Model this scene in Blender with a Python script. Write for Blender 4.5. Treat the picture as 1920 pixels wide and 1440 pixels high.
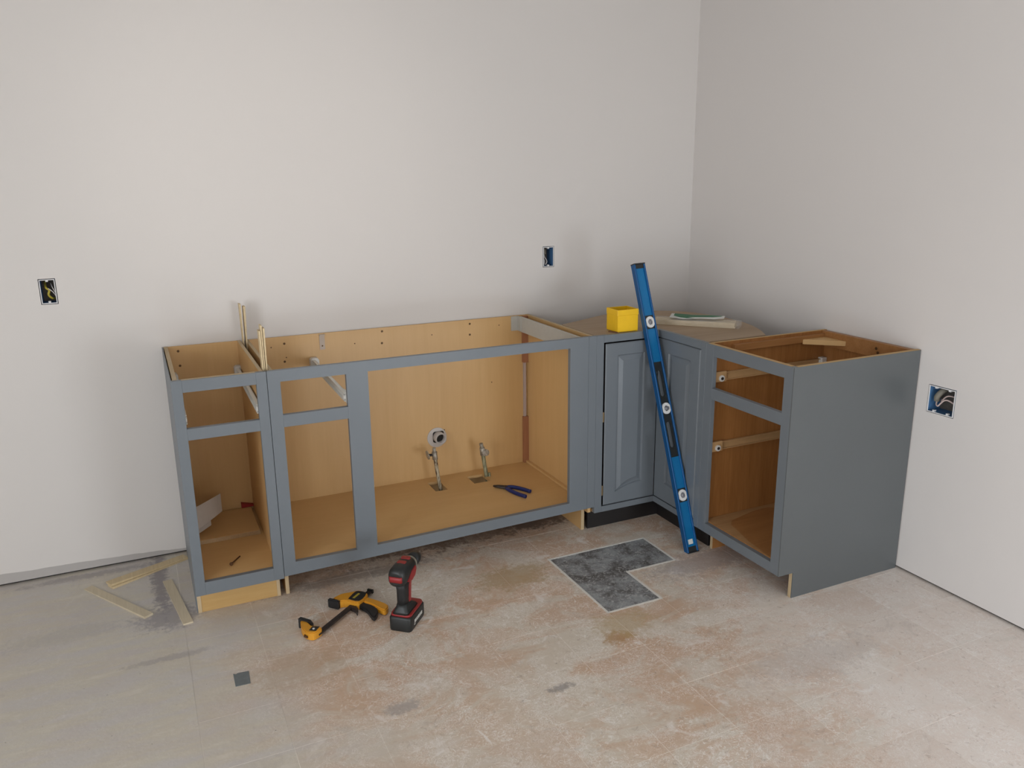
import bpy, bmesh, math, random
from mathutils import Vector, Matrix
random.seed(7)
for o in list(bpy.data.objects): bpy.data.objects.remove(o)
sc = bpy.context.scene
COL = sc.collection
V = Vector

# ------------------------------------------------------------------ camera
FPX = 1517.46; CAM = V((-2.587, -3.395, 1.5184)); YAW, PITCH, ROLL = 0.4350, -0.2544, -0.0115
fw = V((math.sin(YAW)*math.cos(PITCH), math.cos(YAW)*math.cos(PITCH), math.sin(PITCH)))
r0 = V((math.cos(YAW), -math.sin(YAW), 0)); u0 = r0.cross(fw)
rr = r0*math.cos(ROLL)+u0*math.sin(ROLL); uu = -r0*math.sin(ROLL)+u0*math.cos(ROLL)
cd = bpy.data.cameras.new('camera'); cam = bpy.data.objects.new('camera', cd); COL.objects.link(cam)
cd.sensor_width = 36; cd.lens = FPX/1920*36; cd.clip_start = 0.05
cam.matrix_world = Matrix(((rr.x, uu.x, -fw.x, CAM.x), (rr.y, uu.y, -fw.y, CAM.y), (rr.z, uu.z, -fw.z, CAM.z), (0, 0, 0, 1)))
sc.camera = cam
sc.cycles.diffuse_bounces = 3; sc.cycles.max_bounces = 8
sc.cycles.adaptive_threshold = 0.03; sc.cycles.use_light_tree = False

# ------------------------------------------------------------------ world, light, exposure
sc.view_settings.view_transform = 'Standard'; sc.view_settings.look = 'None'
sc.view_settings.gamma = 1; sc.view_settings.use_curve_mapping = False
sc.view_settings.exposure = 0.04
w = bpy.data.worlds.new('world'); sc.world = w; w.use_nodes = True
w.node_tree.nodes['Background'].inputs[0].default_value = (0.75, 0.85, 1.0, 1)
w.node_tree.nodes['Background'].inputs[1].default_value = 0.6

def area(name, loc, target, sx, sy, power, color):
    l = bpy.data.lights.new(name, 'AREA'); l.shape = 'RECTANGLE'; l.size = sx; l.size_y = sy
    l.energy = power; l.color = color
    o = bpy.data.objects.new(name, l); COL.objects.link(o); o.location = loc
    o.rotation_euler = (V(target)-V(loc)).to_track_quat('-Z', 'Y').to_euler()
    return o
# daylight through the glass door on the left, the window behind the camera, and two added lights
E_DOOR, E_WIN, E_SPOT, E_LOW_FILL = 72, 15, 62, 33
area('daylight_side_door', (-5.06, -3.45, 1.05), (0, -3.45, 1.05), 2.0, 2.0, E_DOOR, (0.91, 0.955, 1.0))
area('daylight_window', (-2.6, -5.16, 1.6), (-2.6, 0, 1.6), 1.3, 1.0, E_WIN, (1.0, 0.955, 0.90))
area('low_fill_light', (-0.72, -4.36, 0.47), (-0.72, 0, 0.47), 1.1, 0.8, E_LOW_FILL, (0.84, 0.92, 1.0))  # unseen fill light added to brighten the lower right wall
sl = bpy.data.lights.new('glow_spot', 'SPOT'); sl.energy = E_SPOT; sl.color = (1.0, 0.955, 0.90)  # spot added to make the glow on the back wall
sl.spot_size = math.radians(27); sl.spot_blend = 1.0; sl.shadow_soft_size = 0.25
so = bpy.data.objects.new('glow_spot', sl); COL.objects.link(so); so.location = (-3.1, -3.9, 1.9)
so.rotation_euler = (V((-2.05, 0, 1.62))-V(so.location)).to_track_quat('-Z', 'Y').to_euler()

# ------------------------------------------------------------------ materials
def nodes(name):
    m = bpy.data.materials.new(name); m.use_nodes = True
    nt = m.node_tree; b = nt.nodes['Principled BSDF']
    return m, nt, b
def N(nt, t, **kw):
    n = nt.nodes.new(t)
    for k, v in kw.items(): setattr(n, k, v)
    return n
def mix(nt, fac, a, b, mode='MIX'):
    n = N(nt, 'ShaderNodeMix', data_type='RGBA', blend_type=mode)
    for i, s in ((0, fac), (6, a), (7, b)):
        if isinstance(s, (int, float)): n.inputs[i].default_value = s
        elif isinstance(s, tuple): n.inputs[i].default_value = s if len(s) == 4 else (*s, 1)
        else: nt.links.new(s, n.inputs[i])
    return n.outputs[2]
def math_(nt, op, a, b=0.0, c=0.0):
    n = N(nt, 'ShaderNodeMath', operation=op)
    for i, s in enumerate((a, b, c)):
        if isinstance(s, (int, float)): n.inputs[i].default_value = s
        else: nt.links.new(s, n.inputs[i])
    return n.outputs[0]
def ramp(nt, f, lo, hi):
    n = N(nt, 'ShaderNodeMapRange'); n.clamp = True; n.interpolation_type = 'SMOOTHSTEP'
    nt.links.new(f, n.inputs[0]); n.inputs[1].default_value = lo; n.inputs[2].default_value = hi
    return n.outputs[0]
def noise(nt, vec, scale, detail=4, rough=0.6, dist=0.0):
    n = N(nt, 'ShaderNodeTexNoise'); nt.links.new(vec, n.inputs['Vector'])
    n.inputs['Scale'].default_value = scale; n.inputs['Detail'].default_value = detail
    n.inputs['Roughness'].default_value = rough; n.inputs['Distortion'].default_value = dist
    return n.outputs[0]
def mapping(nt, vec, scale=(1, 1, 1), rot=(0, 0, 0), loc=(0, 0, 0)):
    n = N(nt, 'ShaderNodeMapping'); nt.links.new(vec, n.inputs[0])
    n.inputs['Scale'].default_value = scale; n.inputs['Rotation'].default_value = rot; n.inputs['Location'].default_value = loc
    return n.outputs[0]
def bump(nt, b, h, strength=0.2, dist=0.002):
    n = N(nt, 'ShaderNodeBump'); n.inputs['Strength'].default_value = strength; n.inputs['Distance'].default_value = dist
    nt.links.new(h, n.inputs['Height']); nt.links.new(n.outputs[0], b.inputs['Normal'])
def flat(name, col, rough=0.5, metal=0.0, var=0.06, scale=40, **kw):
    m, nt, b = nodes(name)
    g = N(nt, 'ShaderNodeNewGeometry').outputs['Position']
    f = noise(nt, g, scale, 2)
    c = mix(nt, f, tuple(x*(1-var) for x in col), tuple(min(1, x*(1+var)) for x in col))
    nt.links.new(c, b.inputs['Base Color'])
    b.inputs['Roughness'].default_value = rough; b.inputs['Metallic'].default_value = metal
    for k, v in kw.items(): b.inputs[k].default_value = v
    return m
def wood(name, dark, light, axis='z', scale=1.0, rough=0.45, grain=0.5):
    m, nt, b = nodes(name)
    g = N(nt, 'ShaderNodeNewGeometry').outputs['Position']
    s = {'x': (1.2, 22, 22), 'y': (22, 1.2, 22), 'z': (22, 22, 1.2)}[axis]
    v = mapping(nt, g, tuple(a*scale for a in s))
    f1 = noise(nt, v, 2.2, 3, 0.65, 0.6)
    f2 = noise(nt, mapping(nt, g, tuple(a*scale*5 for a in s)), 2.5, 1, 0.6)
    f3 = noise(nt, g, 3.0, 1)
    f = math_(nt, 'ADD', math_(nt, 'MULTIPLY', f1, 0.6), math_(nt, 'ADD', math_(nt, 'MULTIPLY', f2, 0.25), math_(nt, 'MULTIPLY', f3, 0.25)))
    f = ramp(nt, f, 0.55-grain*0.35, 0.55+grain*0.35)
    nt.links.new(mix(nt, f, dark, light), b.inputs['Base Color'])
    b.inputs['Roughness'].default_value = rough
    return m
M = {}
# painted drywall
def drywall(name, col, band=False):
    m, nt, b = nodes(name)
    g = N(nt, 'ShaderNodeNewGeometry').outputs['Position']
    f = noise(nt, g, 1.3, 1)
    c = mix(nt, f, tuple(x*0.975 for x in col), col)
    if band:   # unpainted strip of board along the foot of the wall, ending at the cabinets
        sx = N(nt, 'ShaderNodeSeparateXYZ'); nt.links.new(g, sx.inputs[0])
        wob = math_(nt, 'MULTIPLY', noise(nt, g, 5, 3), 0.02)
        lim = math_(nt, 'ADD', math_(nt, 'MULTIPLY', math_(nt, 'ADD', sx.outputs[0], 2.5), -0.045), 0.012)
        fz = math_(nt, 'LESS_THAN', sx.outputs[2], math_(nt, 'ADD', lim, wob))
        fx = math_(nt, 'LESS_THAN', sx.outputs[0], -2.45)
        c = mix(nt, math_(nt, 'MULTIPLY', math_(nt, 'MULTIPLY', fz, fx), 0.75), c, (0.40, 0.37, 0.35))
    nt.links.new(c, b.inputs['Base Color'])
    b.inputs['Roughness'].default_value = 0.62
    bump(nt, b, noise(nt, g, 180, 0), 0.12, 0.0006)
    return m
M['wall_back'] = drywall('painted_drywall_back', (0.75, 0.705, 0.668), True)
M['wall'] = drywall('painted_drywall', (0.75, 0.705, 0.672))
M['ceiling'] = drywall('ceiling_paint', (0.60, 0.59, 0.57))
M['foot_gap'] = flat('dark_gap_strip', (0.03, 0.025, 0.022), 0.9)  # near-black strip added as the shade in the gap under the walls
M['plaster'] = flat('white_plaster', (0.78, 0.77, 0.76), 0.8)

# grey blue cabinet paint with small scuffs
def paint(name, col, rough):
    m, nt, b = nodes(name)
    g = N(nt, 'ShaderNodeNewGeometry').outputs['Position']
    c = mix(nt, noise(nt, g, 4, 4), tuple(x*0.93 for x in col), tuple(x*1.05 for x in col))
    sc1 = ramp(nt, noise(nt, g, 14, 6, 0.7), 0.74, 0.80)
    c = mix(nt, math_(nt, 'MULTIPLY', sc1, 0.30), c, (0.30, 0.27, 0.23))
    nt.links.new(c, b.inputs['Base Color']); b.inputs['Roughness'].default_value = rough
    bump(nt, b, noise(nt, mapping(nt, g, (60, 60, 8)), 3, 0), 0.08, 0.0006)
    return m
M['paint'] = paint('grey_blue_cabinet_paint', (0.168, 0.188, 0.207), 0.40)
M['paint_shaded'] = paint('grey_paint_shaded', (0.110, 0.119, 0.121), 0.33)  # darker copy of the cabinet paint: end panel shading put into colour
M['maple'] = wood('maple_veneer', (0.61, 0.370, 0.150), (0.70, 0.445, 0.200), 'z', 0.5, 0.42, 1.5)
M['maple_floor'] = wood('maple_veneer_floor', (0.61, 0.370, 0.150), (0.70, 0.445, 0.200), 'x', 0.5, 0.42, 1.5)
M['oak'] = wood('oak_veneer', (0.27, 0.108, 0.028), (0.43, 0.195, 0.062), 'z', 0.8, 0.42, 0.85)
M['oak_floor'] = wood('oak_veneer_floor', (0.30, 0.125, 0.036), (0.43, 0.21, 0.075), 'x', 0.5, 0.45, 0.9)
M['edge'] = wood('raw_edge', (0.46, 0.33, 0.18), (0.62, 0.48, 0.30), 'y', 1.0, 0.7, 0.8)
M['edge_z'] = wood('raw_edge_upright', (0.46, 0.33, 0.18), (0.62, 0.48, 0.30), 'z', 1.0, 0.7, 0.8)
M['toe'] = wood('toe_board_plywood', (0.50, 0.30, 0.10), (0.58, 0.37, 0.15), 'x', 0.8, 0.5, 0.8)
M['ply'] = wood('plywood_top', (0.33, 0.225, 0.135), (0.43, 0.31, 0.20), 'x', 0.35, 0.6, 0.9)
M['shim'] = wood('cedar_shim', (0.62, 0.47, 0.27), (0.76, 0.61, 0.38), 'y', 1.2, 0.75, 0.8)
M['shim_grey'] = wood('pale_shim', (0.58, 0.48, 0.33), (0.70, 0.60, 0.44), 'y', 1.2, 0.75, 0.8)
M['red_wood'] = wood('stained_cleat', (0.30, 0.11, 0.05), (0.42, 0.19, 0.09), 'z', 0.8, 0.6, 0.9)
M['particle'] = flat('particle_board', (0.42, 0.28, 0.15), 0.8, var=0.3, scale=220)
M['white_plastic'] = flat('white_plastic', (0.72, 0.70, 0.66), 0.45)
M['white_metal'] = flat('white_enamel_metal', (0.76, 0.75, 0.70), 0.35)
M['channel'] = flat('grey_white_board', (0.50, 0.48, 0.43), 0.55)
M['tan_slide'] = flat('almond_slide', (0.52, 0.32, 0.15), 0.45)
M['black'] = flat('black_toe_board', (0.012, 0.010, 0.010), 0.5, var=0.3, scale=12)
M['dark'] = flat('recess_shade', (0.020, 0.016, 0.012), 0.8)  # near-black colour standing in for shade inside openings and the corner cabinet
M['gap_shade'] = flat('gap_shade_edge', (0.012, 0.009, 0.008), 0.6)  # door edges coloured near black to paint in the shade of the gap
M['box_dark'] = flat('box_interior', (0.10, 0.085, 0.07), 0.8, var=0.4, scale=90)
M['dust'] = wood('dusty_veneer', (0.36, 0.19, 0.075), (0.50, 0.30, 0.14), 'x', 0.5, 0.6, 0.9)
M['brass'] = flat('dull_brass', (0.30, 0.22, 0.12), 0.45, 0.6)
M['screw'] = flat('dark_screw', (0.11, 0.055, 0.018), 0.5, 0.3)
M['rust'] = flat('rusty_steel', (0.11, 0.05, 0.02), 0.55, 0.5)
M['steel'] = flat('steel', (0.45, 0.44, 0.42), 0.35, 0.9)
M['dark_steel'] = flat('dark_steel', (0.055, 0.045, 0.042), 0.45, 0.6)
M['black_rubber'] = flat('black_rubber', (0.014, 0.014, 0.015), 0.55)
M['black_plastic'] = flat('black_plastic', (0.016, 0.018, 0.018), 0.42)
M['red_plastic'] = flat('red_plastic', (0.30, 0.020, 0.022), 0.42)
M['yellow_clamp'] = flat('orange_yellow_plastic', (0.72, 0.32, 0.025), 0.42)
M['yellow_box'] = flat('yellow_plastic', (0.92, 0.55, 0.010), 0.40)
M['blue'] = flat('blue_anodised', (0.004, 0.165, 0.400), 0.35, 0.2)
M['blue_shaded'] = flat('blue_anodised_shaded', (0.003, 0.085, 0.250), 0.38, 0.2)  # shading of the level's rails painted in as a darker blue
M['vial'] = flat('white_vial_ring', (0.75, 0.74, 0.72), 0.4)
M['vial_glass'] = flat('grey_vial', (0.22, 0.22, 0.24), 0.15)
M['blue_box'] = flat('blue_pvc', (0.07, 0.18, 0.36), 0.5)
M['wire_white'] = flat('white_wire', (0.66, 0.62, 0.60), 0.5)
M['wire_pink'] = flat('pale_wire', (0.62, 0.48, 0.44), 0.5)
M['wire_yellow'] = flat('yellow_wire', (0.45, 0.36, 0.04), 0.5)
M['wire_grey'] = flat('grey_sheath', (0.22, 0.20, 0.16), 0.6)
M['paper'] = flat('printed_paper', (0.44, 0.38, 0.33), 0.8, var=0.05)
M['print'] = flat('paper_print', (0.44, 0.38, 0.35), 0.8)
M['red_label'] = flat('red_wedge', (0.30, 0.012, 0.010), 0.5)
M['green'] = flat('green_label', (0.02, 0.14, 0.06), 0.5)
M['label_white'] = flat('label_white', (0.66, 0.66, 0.62), 0.5)
M['tape'] = flat('grey_tape', (0.165, 0.185, 0.190), 0.5, var=0.2, scale=60)
M['pliers_blue'] = flat('blue_grip', (0.010, 0.020, 0.120), 0.45)
M['white_pvc'] = flat('white_pvc', (0.52, 0.47, 0.43), 0.45)
M['clip'] = flat('pale_clip', (0.52, 0.42, 0.34), 0.5)
M['pink_strip'] = flat('pink_strip', (0.50, 0.39, 0.35), 0.6)
M['blade'] = flat('brown_sliver', (0.16, 0.07, 0.03), 0.7)
def pipe_mat(name, a, b_):
    m, nt, b = nodes(name)
    g = N(nt, 'ShaderNodeNewGeometry').outputs['Position']
    f = ramp(nt, noise(nt, mapping(nt, g, (90, 90, 30)), 1.0, 4), 0.42, 0.58)
    nt.links.new(mix(nt, f, a, b_), b.inputs['Base Color']); b.inputs['Roughness'].default_value = 0.5; b.inputs['Metallic'].default_value = 0.3
    return m
M['pipe_a'] = pipe_mat('corroded_pipe', (0.12, 0.08, 0.05), (0.52, 0.46, 0.33))
M['pipe_b'] = pipe_mat('green_corroded_pipe', (0.20, 0.20, 0.12), (0.40, 0.38, 0.24))
M['valve'] = pipe_mat('tarnished_valve', (0.30, 0.26, 0.20), (0.50, 0.46, 0.40))
def clear_mat():
    m, nt, b = nodes('clear_wrap')
    b.inputs['Base Color'].default_value = (0.9, 0.9, 0.88, 1); b.inputs['Roughness'].default_value = 0.25
    b.inputs['Alpha'].default_value = 0.22
    g = N(nt, 'ShaderNodeNewGeometry').outputs['Position']
    bump(nt, b, noise(nt, g, 70, 3, 0.6, 1.0), 0.6, 0.01)
    return m
M['wrap'] = clear_mat()

# worn floor: residue, dust, stains laid out over the room
def floor_mat(name, rand=True, joint=False):
    m, nt, b = nodes(name)
    g = N(nt, 'ShaderNodeNewGeometry').outputs['Position']
    s = N(nt, 'ShaderNodeSeparateXYZ'); nt.links.new(g, s.inputs[0])
    x, y = s.outputs[0], s.outputs[1]
    big = noise(nt, g, 1.6, 3, 0.6)
    fine = noise(nt, g, 38, 4, 0.72, 1.2)
    streak = noise(nt, mapping(nt, g, (1.0, 4.0, 1), (0, 0, 0.25)), 4.0, 4, 0.65)
    cream = (0.58, 0.51, 0.42); peach = (0.53, 0.37, 0.255); grey = (0.50, 0.465, 0.435); olive = (0.52, 0.475, 0.39); pale = (0.73, 0.66, 0.61)
    pat = noise(nt, mapping(nt, g, (1.0, 1.6, 1), (0, 0, 0.3)), 3.2, 5, 0.70, 0.8)
    c = mix(nt, ramp(nt, pat, 0.43, 0.57), cream, peach)
    c = mix(nt, math_(nt, 'MULTIPLY', ramp(nt, big, 0.48, 0.66), 0.6), c, cream)
    wob = math_(nt, 'MULTIPLY', math_(nt, 'SUBTRACT', big, 0.5), 1.2)
    # bare, smoother left side
    fl = ramp(nt, math_(nt, 'ADD', math_(nt, 'MULTIPLY', x, -1.0), wob), 2.10, 2.55)
    c = mix(nt, math_(nt, 'MULTIPLY', fl, 0.9), c, mix(nt, ramp(nt, streak, 0.35, 0.65), grey, olive))
    # dust towards the right wall and in front
    fr = ramp(nt, math_(nt, 'ADD', math_(nt, 'ADD', x, math_(nt, 'MULTIPLY', y, -0.55)), wob), -0.35, 0.65)
    c = mix(nt, math_(nt, 'MULTIPLY', fr, 0.8), c, pale)
    # curly dried glue and dust flecks
    def curls(scale, dist, width, m0, m1):
        cn = N(nt, 'ShaderNodeTexNoise'); nt.links.new(g, cn.inputs['Vector']); cn.inputs['Scale'].default_value = scale
        cn.inputs['Detail'].default_value = 1; cn.inputs['Distortion'].default_value = dist
        rd = math_(nt, 'ABSOLUTE', math_(nt, 'SUBTRACT', cn.outputs[0], 0.5))
        return math_(nt, 'MULTIPLY', math_(nt, 'SUBTRACT', 1.0, ramp(nt, rd, 0.0, width)), ramp(nt, noise(nt, g, scale*0.17, 2, 0.6), m0, m1))
    notl = math_(nt, 'SUBTRACT', 1.0, math_(nt, 'MULTIPLY', fl, 0.85))
    fleck = math_(nt, 'MULTIPLY', math_(nt, 'MAXIMUM', curls(26, 3.0, 0.034, 0.42, 0.54), curls(48, 3.5, 0.05, 0.44, 0.56)), notl)
    c = mix(nt, math_(nt, 'MULTIPLY', fleck, 0.70), c, (0.82, 0.78, 0.74))
    c = mix(nt, math_(nt, 'MULTIPLY', math_(nt, 'MULTIPLY', ramp(nt, fine, 0.54, 0.70), notl), 0.65), c, (0.74, 0.69, 0.63))
    c = mix(nt, math_(nt, 'MULTIPLY', math_(nt, 'MULTIPLY', ramp(nt, math_(nt, 'SUBTRACT', 1.0, fine), 0.56, 0.72), notl), 0.45), c, (0.30, 0.22, 0.17))
    c = mix(nt, math_(nt, 'MULTIPLY', ramp(nt, streak, 0.56, 0.72), 0.45), c, (0.62, 0.57, 0.51))
    blot = noise(nt, g, 9, 5, 0.72, 1.0)
    c = mix(nt, math_(nt, 'MULTIPLY', math_(nt, 'MULTIPLY', ramp(nt, blot, 0.57, 0.70), notl), 0.65), c, (0.78, 0.74, 0.70))
    c = mix(nt, math_(nt, 'MULTIPLY', ramp(nt, math_(nt, 'SUBTRACT', 1.0, blot), 0.58, 0.72), 0.28), c, (0.38, 0.33, 0.30))
    speck = noise(nt, g, 90, 2, 0.5)
    c = mix(nt, math_(nt, 'MULTIPLY', ramp(nt, speck, 0.73, 0.78), 0.8), c, (0.14, 0.11, 0.09))
    # stains with their own shapes: x, y, rx, ry, colour, strength
    stains = [(-1.55, -0.20, 0.72, 0.28, (0.20, 0.13, 0.09), 0.85), (-1.05, -0.36, 0.26, 0.10, (0.10, 0.085, 0.075), 0.85), (-1.42, -0.40, 0.50, 0.05, (0.14, 0.11, 0.09), 0.6),
              (-1.95, -0.52, 0.45, 0.05, (0.20, 0.17, 0.15), 0.6), (-1.38, -0.80, 0.18, 0.10, (0.36, 0.25, 0.12), 0.7),
              (-1.25, -1.34, 0.06, 0.05, (0.38, 0.20, 0.07), 0.75), (-1.18, -1.28, 0.13, 0.09, (0.42, 0.30, 0.14), 0.55),
              (-2.63, -0.20, 0.035, 0.30, (0.20, 0.175, 0.18), 0.75), (-2.62, -0.52, 0.12, 0.10, (0.25, 0.225, 0.23), 0.7),
              (-2.85, -0.05, 0.30, 0.028, (0.28, 0.25, 0.25), 0.6), (-2.62, -0.80, 0.14, 0.02, (0.30, 0.27, 0.26), 0.5),
              (-2.95, -0.50, 0.22, 0.06, (0.36, 0.335, 0.325), 0.35), (-2.02, -1.38, 0.06, 0.035, (0.24, 0.22, 0.22), 0.6),
              (-1.55, -1.50, 0.05, 0.02, (0.20, 0.18, 0.17), 0.7), (-0.62, -1.02, 0.30, 0.10, (0.30, 0.24, 0.22), 0.55),
              (-0.75, -1.72, 0.28, 0.10, (0.42, 0.36, 0.33), 0.35), (-2.25, -1.05, 0.16, 0.12, (0.42, 0.30, 0.20), 0.5)]
    nz = math_(nt, 'MULTIPLY', math_(nt, 'SUBTRACT', math_(nt, 'ADD', math_(nt, 'MULTIPLY', noise(nt, g, 14, 4, 0.75), 0.6), math_(nt, 'MULTIPLY', noise(nt, g, 60, 2, 0.7), 0.4)), 0.5), 3.2)
    for sx, sy, rx, ry, col, st in stains:
        mp = mapping(nt, g, (1/rx, 1/ry, 0), (0, 0, 0), (-sx/rx, -sy/ry, 0))
        vl = N(nt, 'ShaderNodeVectorMath', operation='LENGTH'); nt.links.new(mp, vl.inputs[0]); d = vl.outputs['Value']
        f = math_(nt, 'SUBTRACT', 1.0, ramp(nt, math_(nt, 'ADD', d, nz), 0.45, 1.15))
        c = mix(nt, math_(nt, 'MULTIPLY', f, st), c, col)
    if joint:
        c = mix(nt, math_(nt, 'MULTIPLY', ramp(nt, noise(nt, mapping(nt, g, (1, 1, 1), (0, 0, 0), (3.3, 1.7, 0)), 1.7, 3), 0.42, 0.60), 0.75), c, (0.74, 0.68, 0.60))
    if rand:
        oi = N(nt, 'ShaderNodeObjectInfo')
        c = mix(nt, math_(nt, 'MULTIPLY', oi.outputs['Random'], 0.20), c, (0.46, 0.33, 0.25))
    c = mix(nt, 1.0, c, (1.20, 1.20, 1.21), 'MULTIPLY')
    nt.links.new(c, b.inputs['Base Color'])
    b.inputs['Roughness'].default_value = 0.62
    bump(nt, b, noise(nt, g, 55, 2, 0.6), 0.3, 0.002)
    return m
M['tile'] = floor_mat('worn_floor_tile'); M['sheet'] = floor_mat('worn_floor_sheet', False); M['joint'] = floor_mat('worn_floor_joint', False, True)
M['slab'] = flat('dusty_subfloor', (0.50, 0.45, 0.39), 0.85, var=0.45, scale=3)
def mastic():
    m, nt, b = nodes('black_mastic')
    g = N(nt, 'ShaderNodeNewGeometry').outputs['Position']
    f = noise(nt, g, 9, 5, 0.65); f2 = noise(nt, g, 60, 5, 0.7, 1.5)
    c = mix(nt, ramp(nt, f, 0.38, 0.62), (0.10, 0.09, 0.084), (0.33, 0.34, 0.345))
    c = mix(nt, math_(nt, 'MULTIPLY', ramp(nt, f2, 0.50, 0.64), 0.8), c, (0.52, 0.51, 0.50))
    nt.links.new(c, b.inputs['Base Color']); b.inputs['Roughness'].default_value = 0.6
    bump(nt, b, f2, 0.3, 0.002)
    return m
M['mastic'] = mastic()
M['grout'] = flat('pale_cut_edge', (0.78, 0.75, 0.69), 0.8, var=0.15, scale=80)

# ------------------------------------------------------------------ mesh helpers
def box(bm, x0, x1, y0, y1, z0, z1, bev=0.0):
    if x0 > x1: x0, x1 = x1, x0
    if y0 > y1: y0, y1 = y1, y0
    vs = [bm.verts.new((x, y, z)) for z in (z0, z1) for (x, y) in ((x0, y0), (x1, y0), (x1, y1), (x0, y1))]
    fs = [bm.faces.new([vs[i] for i in f]) for f in ((3, 2, 1, 0), (4, 5, 6, 7), (0, 1, 5, 4), (1, 2, 6, 5), (2, 3, 7, 6), (3, 0, 4, 7))]
    if bev:
        es = list({e for f in fs for e in f.edges})
        bmesh.ops.bevel(bm, geom=es, offset=bev, segments=1, affect='EDGES')
    return vs
def nb(): return bmesh.new()
def B(x0, x1, y0, y1, z0, z1, bev=0.0008):
    bm = nb(); box(bm, x0, x1, y0, y1, z0, z1, bev); return bm
def prism(pts, d0, d1, axis='z', bev=0.0, smooth=False):
    """extrude a 2D outline between d0 and d1 along axis; (a,b) map to the other two axes in order"""
    bm = nb()
    def P(a, b, d): return {'z': (a, b, d), 'y': (a, d, b), 'x': (d, a, b)}[axis]
    lo = [bm.verts.new(P(a, b, d0)) for a, b in pts]; hi = [bm.verts.new(P(a, b, d1)) for a, b in pts]
    n = len(pts)
    f1 = bm.faces.new(lo); f2 = bm.faces.new(hi)
    for i in range(n): bm.faces.new((lo[i], lo[(i+1) % n], hi[(i+1) % n], hi[i]))
    bmesh.ops.recalc_face_normals(bm, faces=bm.faces)
    if bev:
        es = list(f1.edges)+list(f2.edges)
        bmesh.ops.bevel(bm, geom=es, offset=bev, segments=2, affect='EDGES')
    return bm
def holed(pts_u, pts_v, holes, P, d0, d1):
    """panel on the (u,v) grid with rectangular holes; P(u,v,d) gives the point"""
    us = sorted(set(list(pts_u)+[h[0] for h in holes]+[h[1] for h in holes]))
    vs = sorted(set(list(pts_v)+[h[2] for h in holes]+[h[3] for h in holes]))
    bm = nb(); cache = {}
    def vt(i, j, k):
        if (i, j, k) not in cache: cache[(i, j, k)] = bm.verts.new(P(us[i], vs[j], (d0, d1)[k]))
        return cache[(i, j, k)]
    def solid(i, j):
        if i < 0 or j < 0 or i >= len(us)-1 or j >= len(vs)-1: return False
        cu = (us[i]+us[i+1])/2; cv = (vs[j]+vs[j+1])/2
        return not any(h[0] < cu < h[1] and h[2] < cv < h[3] for h in holes)
    for i in range(len(us)-1):
        for j in range(len(vs)-1):
            if not solid(i, j): continue
            for k in (0, 1): bm.faces.new([vt(i, j, k), vt(i+1, j, k), vt(i+1, j+1, k), vt(i, j+1, k)])
            for (di, dj, a, b_) in ((-1, 0, (0, 0), (0, 1)), (1, 0, (1, 0), (1, 1)), (0, -1, (0, 0), (1, 0)), (0, 1, (0, 1), (1, 1))):
                if not solid(i+di, j+dj):
                    bm.faces.new([vt(i+a[0], j+a[1], 0), vt(i+b_[0], j+b_[1], 0), vt(i+b_[0], j+b_[1], 1), vt(i+a[0], j+a[1], 1)])
    bmesh.ops.recalc_face_normals(bm, faces=bm.faces)
    return bm
def tube(bm, pts, r, seg=10, radii=None, flatz=1.0):
    pts = [V(p) for p in pts]; n = len(pts); rings = []
    up = V((0, 0, 1)); prev = None
    for i, p in enumerate(pts):
        t = (pts[min(i+1, n-1)]-pts[max(i-1, 0)]).normalized()
        a = t.cross(up if abs(t.z) < 0.95 else V((1, 0, 0))).normalized() if prev is None else (prev-t*prev.dot(t)).normalized()
        prev = a; b = t.cross(a)
        rad = radii[i] if radii else r
        rings.append([bm.verts.new(p+(a*math.cos(k*2*math.pi/seg)+b*math.sin(k*2*math.pi/seg)*flatz)*rad) for k in range(seg)])
    for i in range(n-1):
        for k in range(seg): bm.faces.new((rings[i][k], rings[i][(k+1) % seg], rings[i+1][(k+1) % seg], rings[i+1][k])).smooth = True
    bm.faces.new(rings[0][::-1]); bm.faces.new(rings[-1])
    return bm
def spline(pts, n=8):
    out = []; P = [V(p) for p in pts]
    for i in range(len(P)-1):
        p0 = P[max(i-1, 0)]; p1 = P[i]; p2 = P[i+1]; p3 = P[min(i+2, len(P)-1)]
        for k in range(n):
            t = k/n
            out.append(0.5*((2*p1)+(p2-p0)*t+(2*p0-5*p1+4*p2-p3)*t*t+(3*p1-p0-3*p2+p3)*t**3))
    out.append(P[-1]); return out
def T(pts, r, seg=10, sm=6, **kw):
    return tube(nb(), spline(pts, sm) if sm else pts, r, seg, **kw)
def xform(bm, mat):
    bmesh.ops.transform(bm, matrix=mat, verts=bm.verts); return bm
def join(*bms):
    out = nb()
    for b in bms:
        me = bpy.data.meshes.new('tmp'); b.to_mesh(me); out.from_mesh(me); bpy.data.meshes.remove(me); b.free()
    return out
def root_of(o):
    while o.parent: o = o.parent
    return o
def obj(name, bm, mat, parent=None, label=None, smooth=False):
    me = bpy.data.meshes.new(name)
    bmesh.ops.recalc_face_normals(bm, faces=bm.faces)
    if parent is not None: bmesh.ops.translate(bm, vec=-V(root_of(parent).location), verts=bm.verts)
    bm.to_mesh(me); bm.free()
    me.materials.append(M[mat] if isinstance(mat, str) else mat)
    if smooth:
        for p in me.polygons: p.use_smooth = True
    o = bpy.data.objects.new(name, me); COL.objects.link(o)
    if parent is not None: o.parent = parent
    if label: o['label'] = label
    return o
def thing(name, label, cat, loc, group=None):
    o = bpy.data.objects.new(name, None); COL.objects.link(o); o.location = loc; o.empty_display_size = 0.05
    o['label'] = label; o['category'] = cat
    if group: o['group'] = group
    return o
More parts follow.
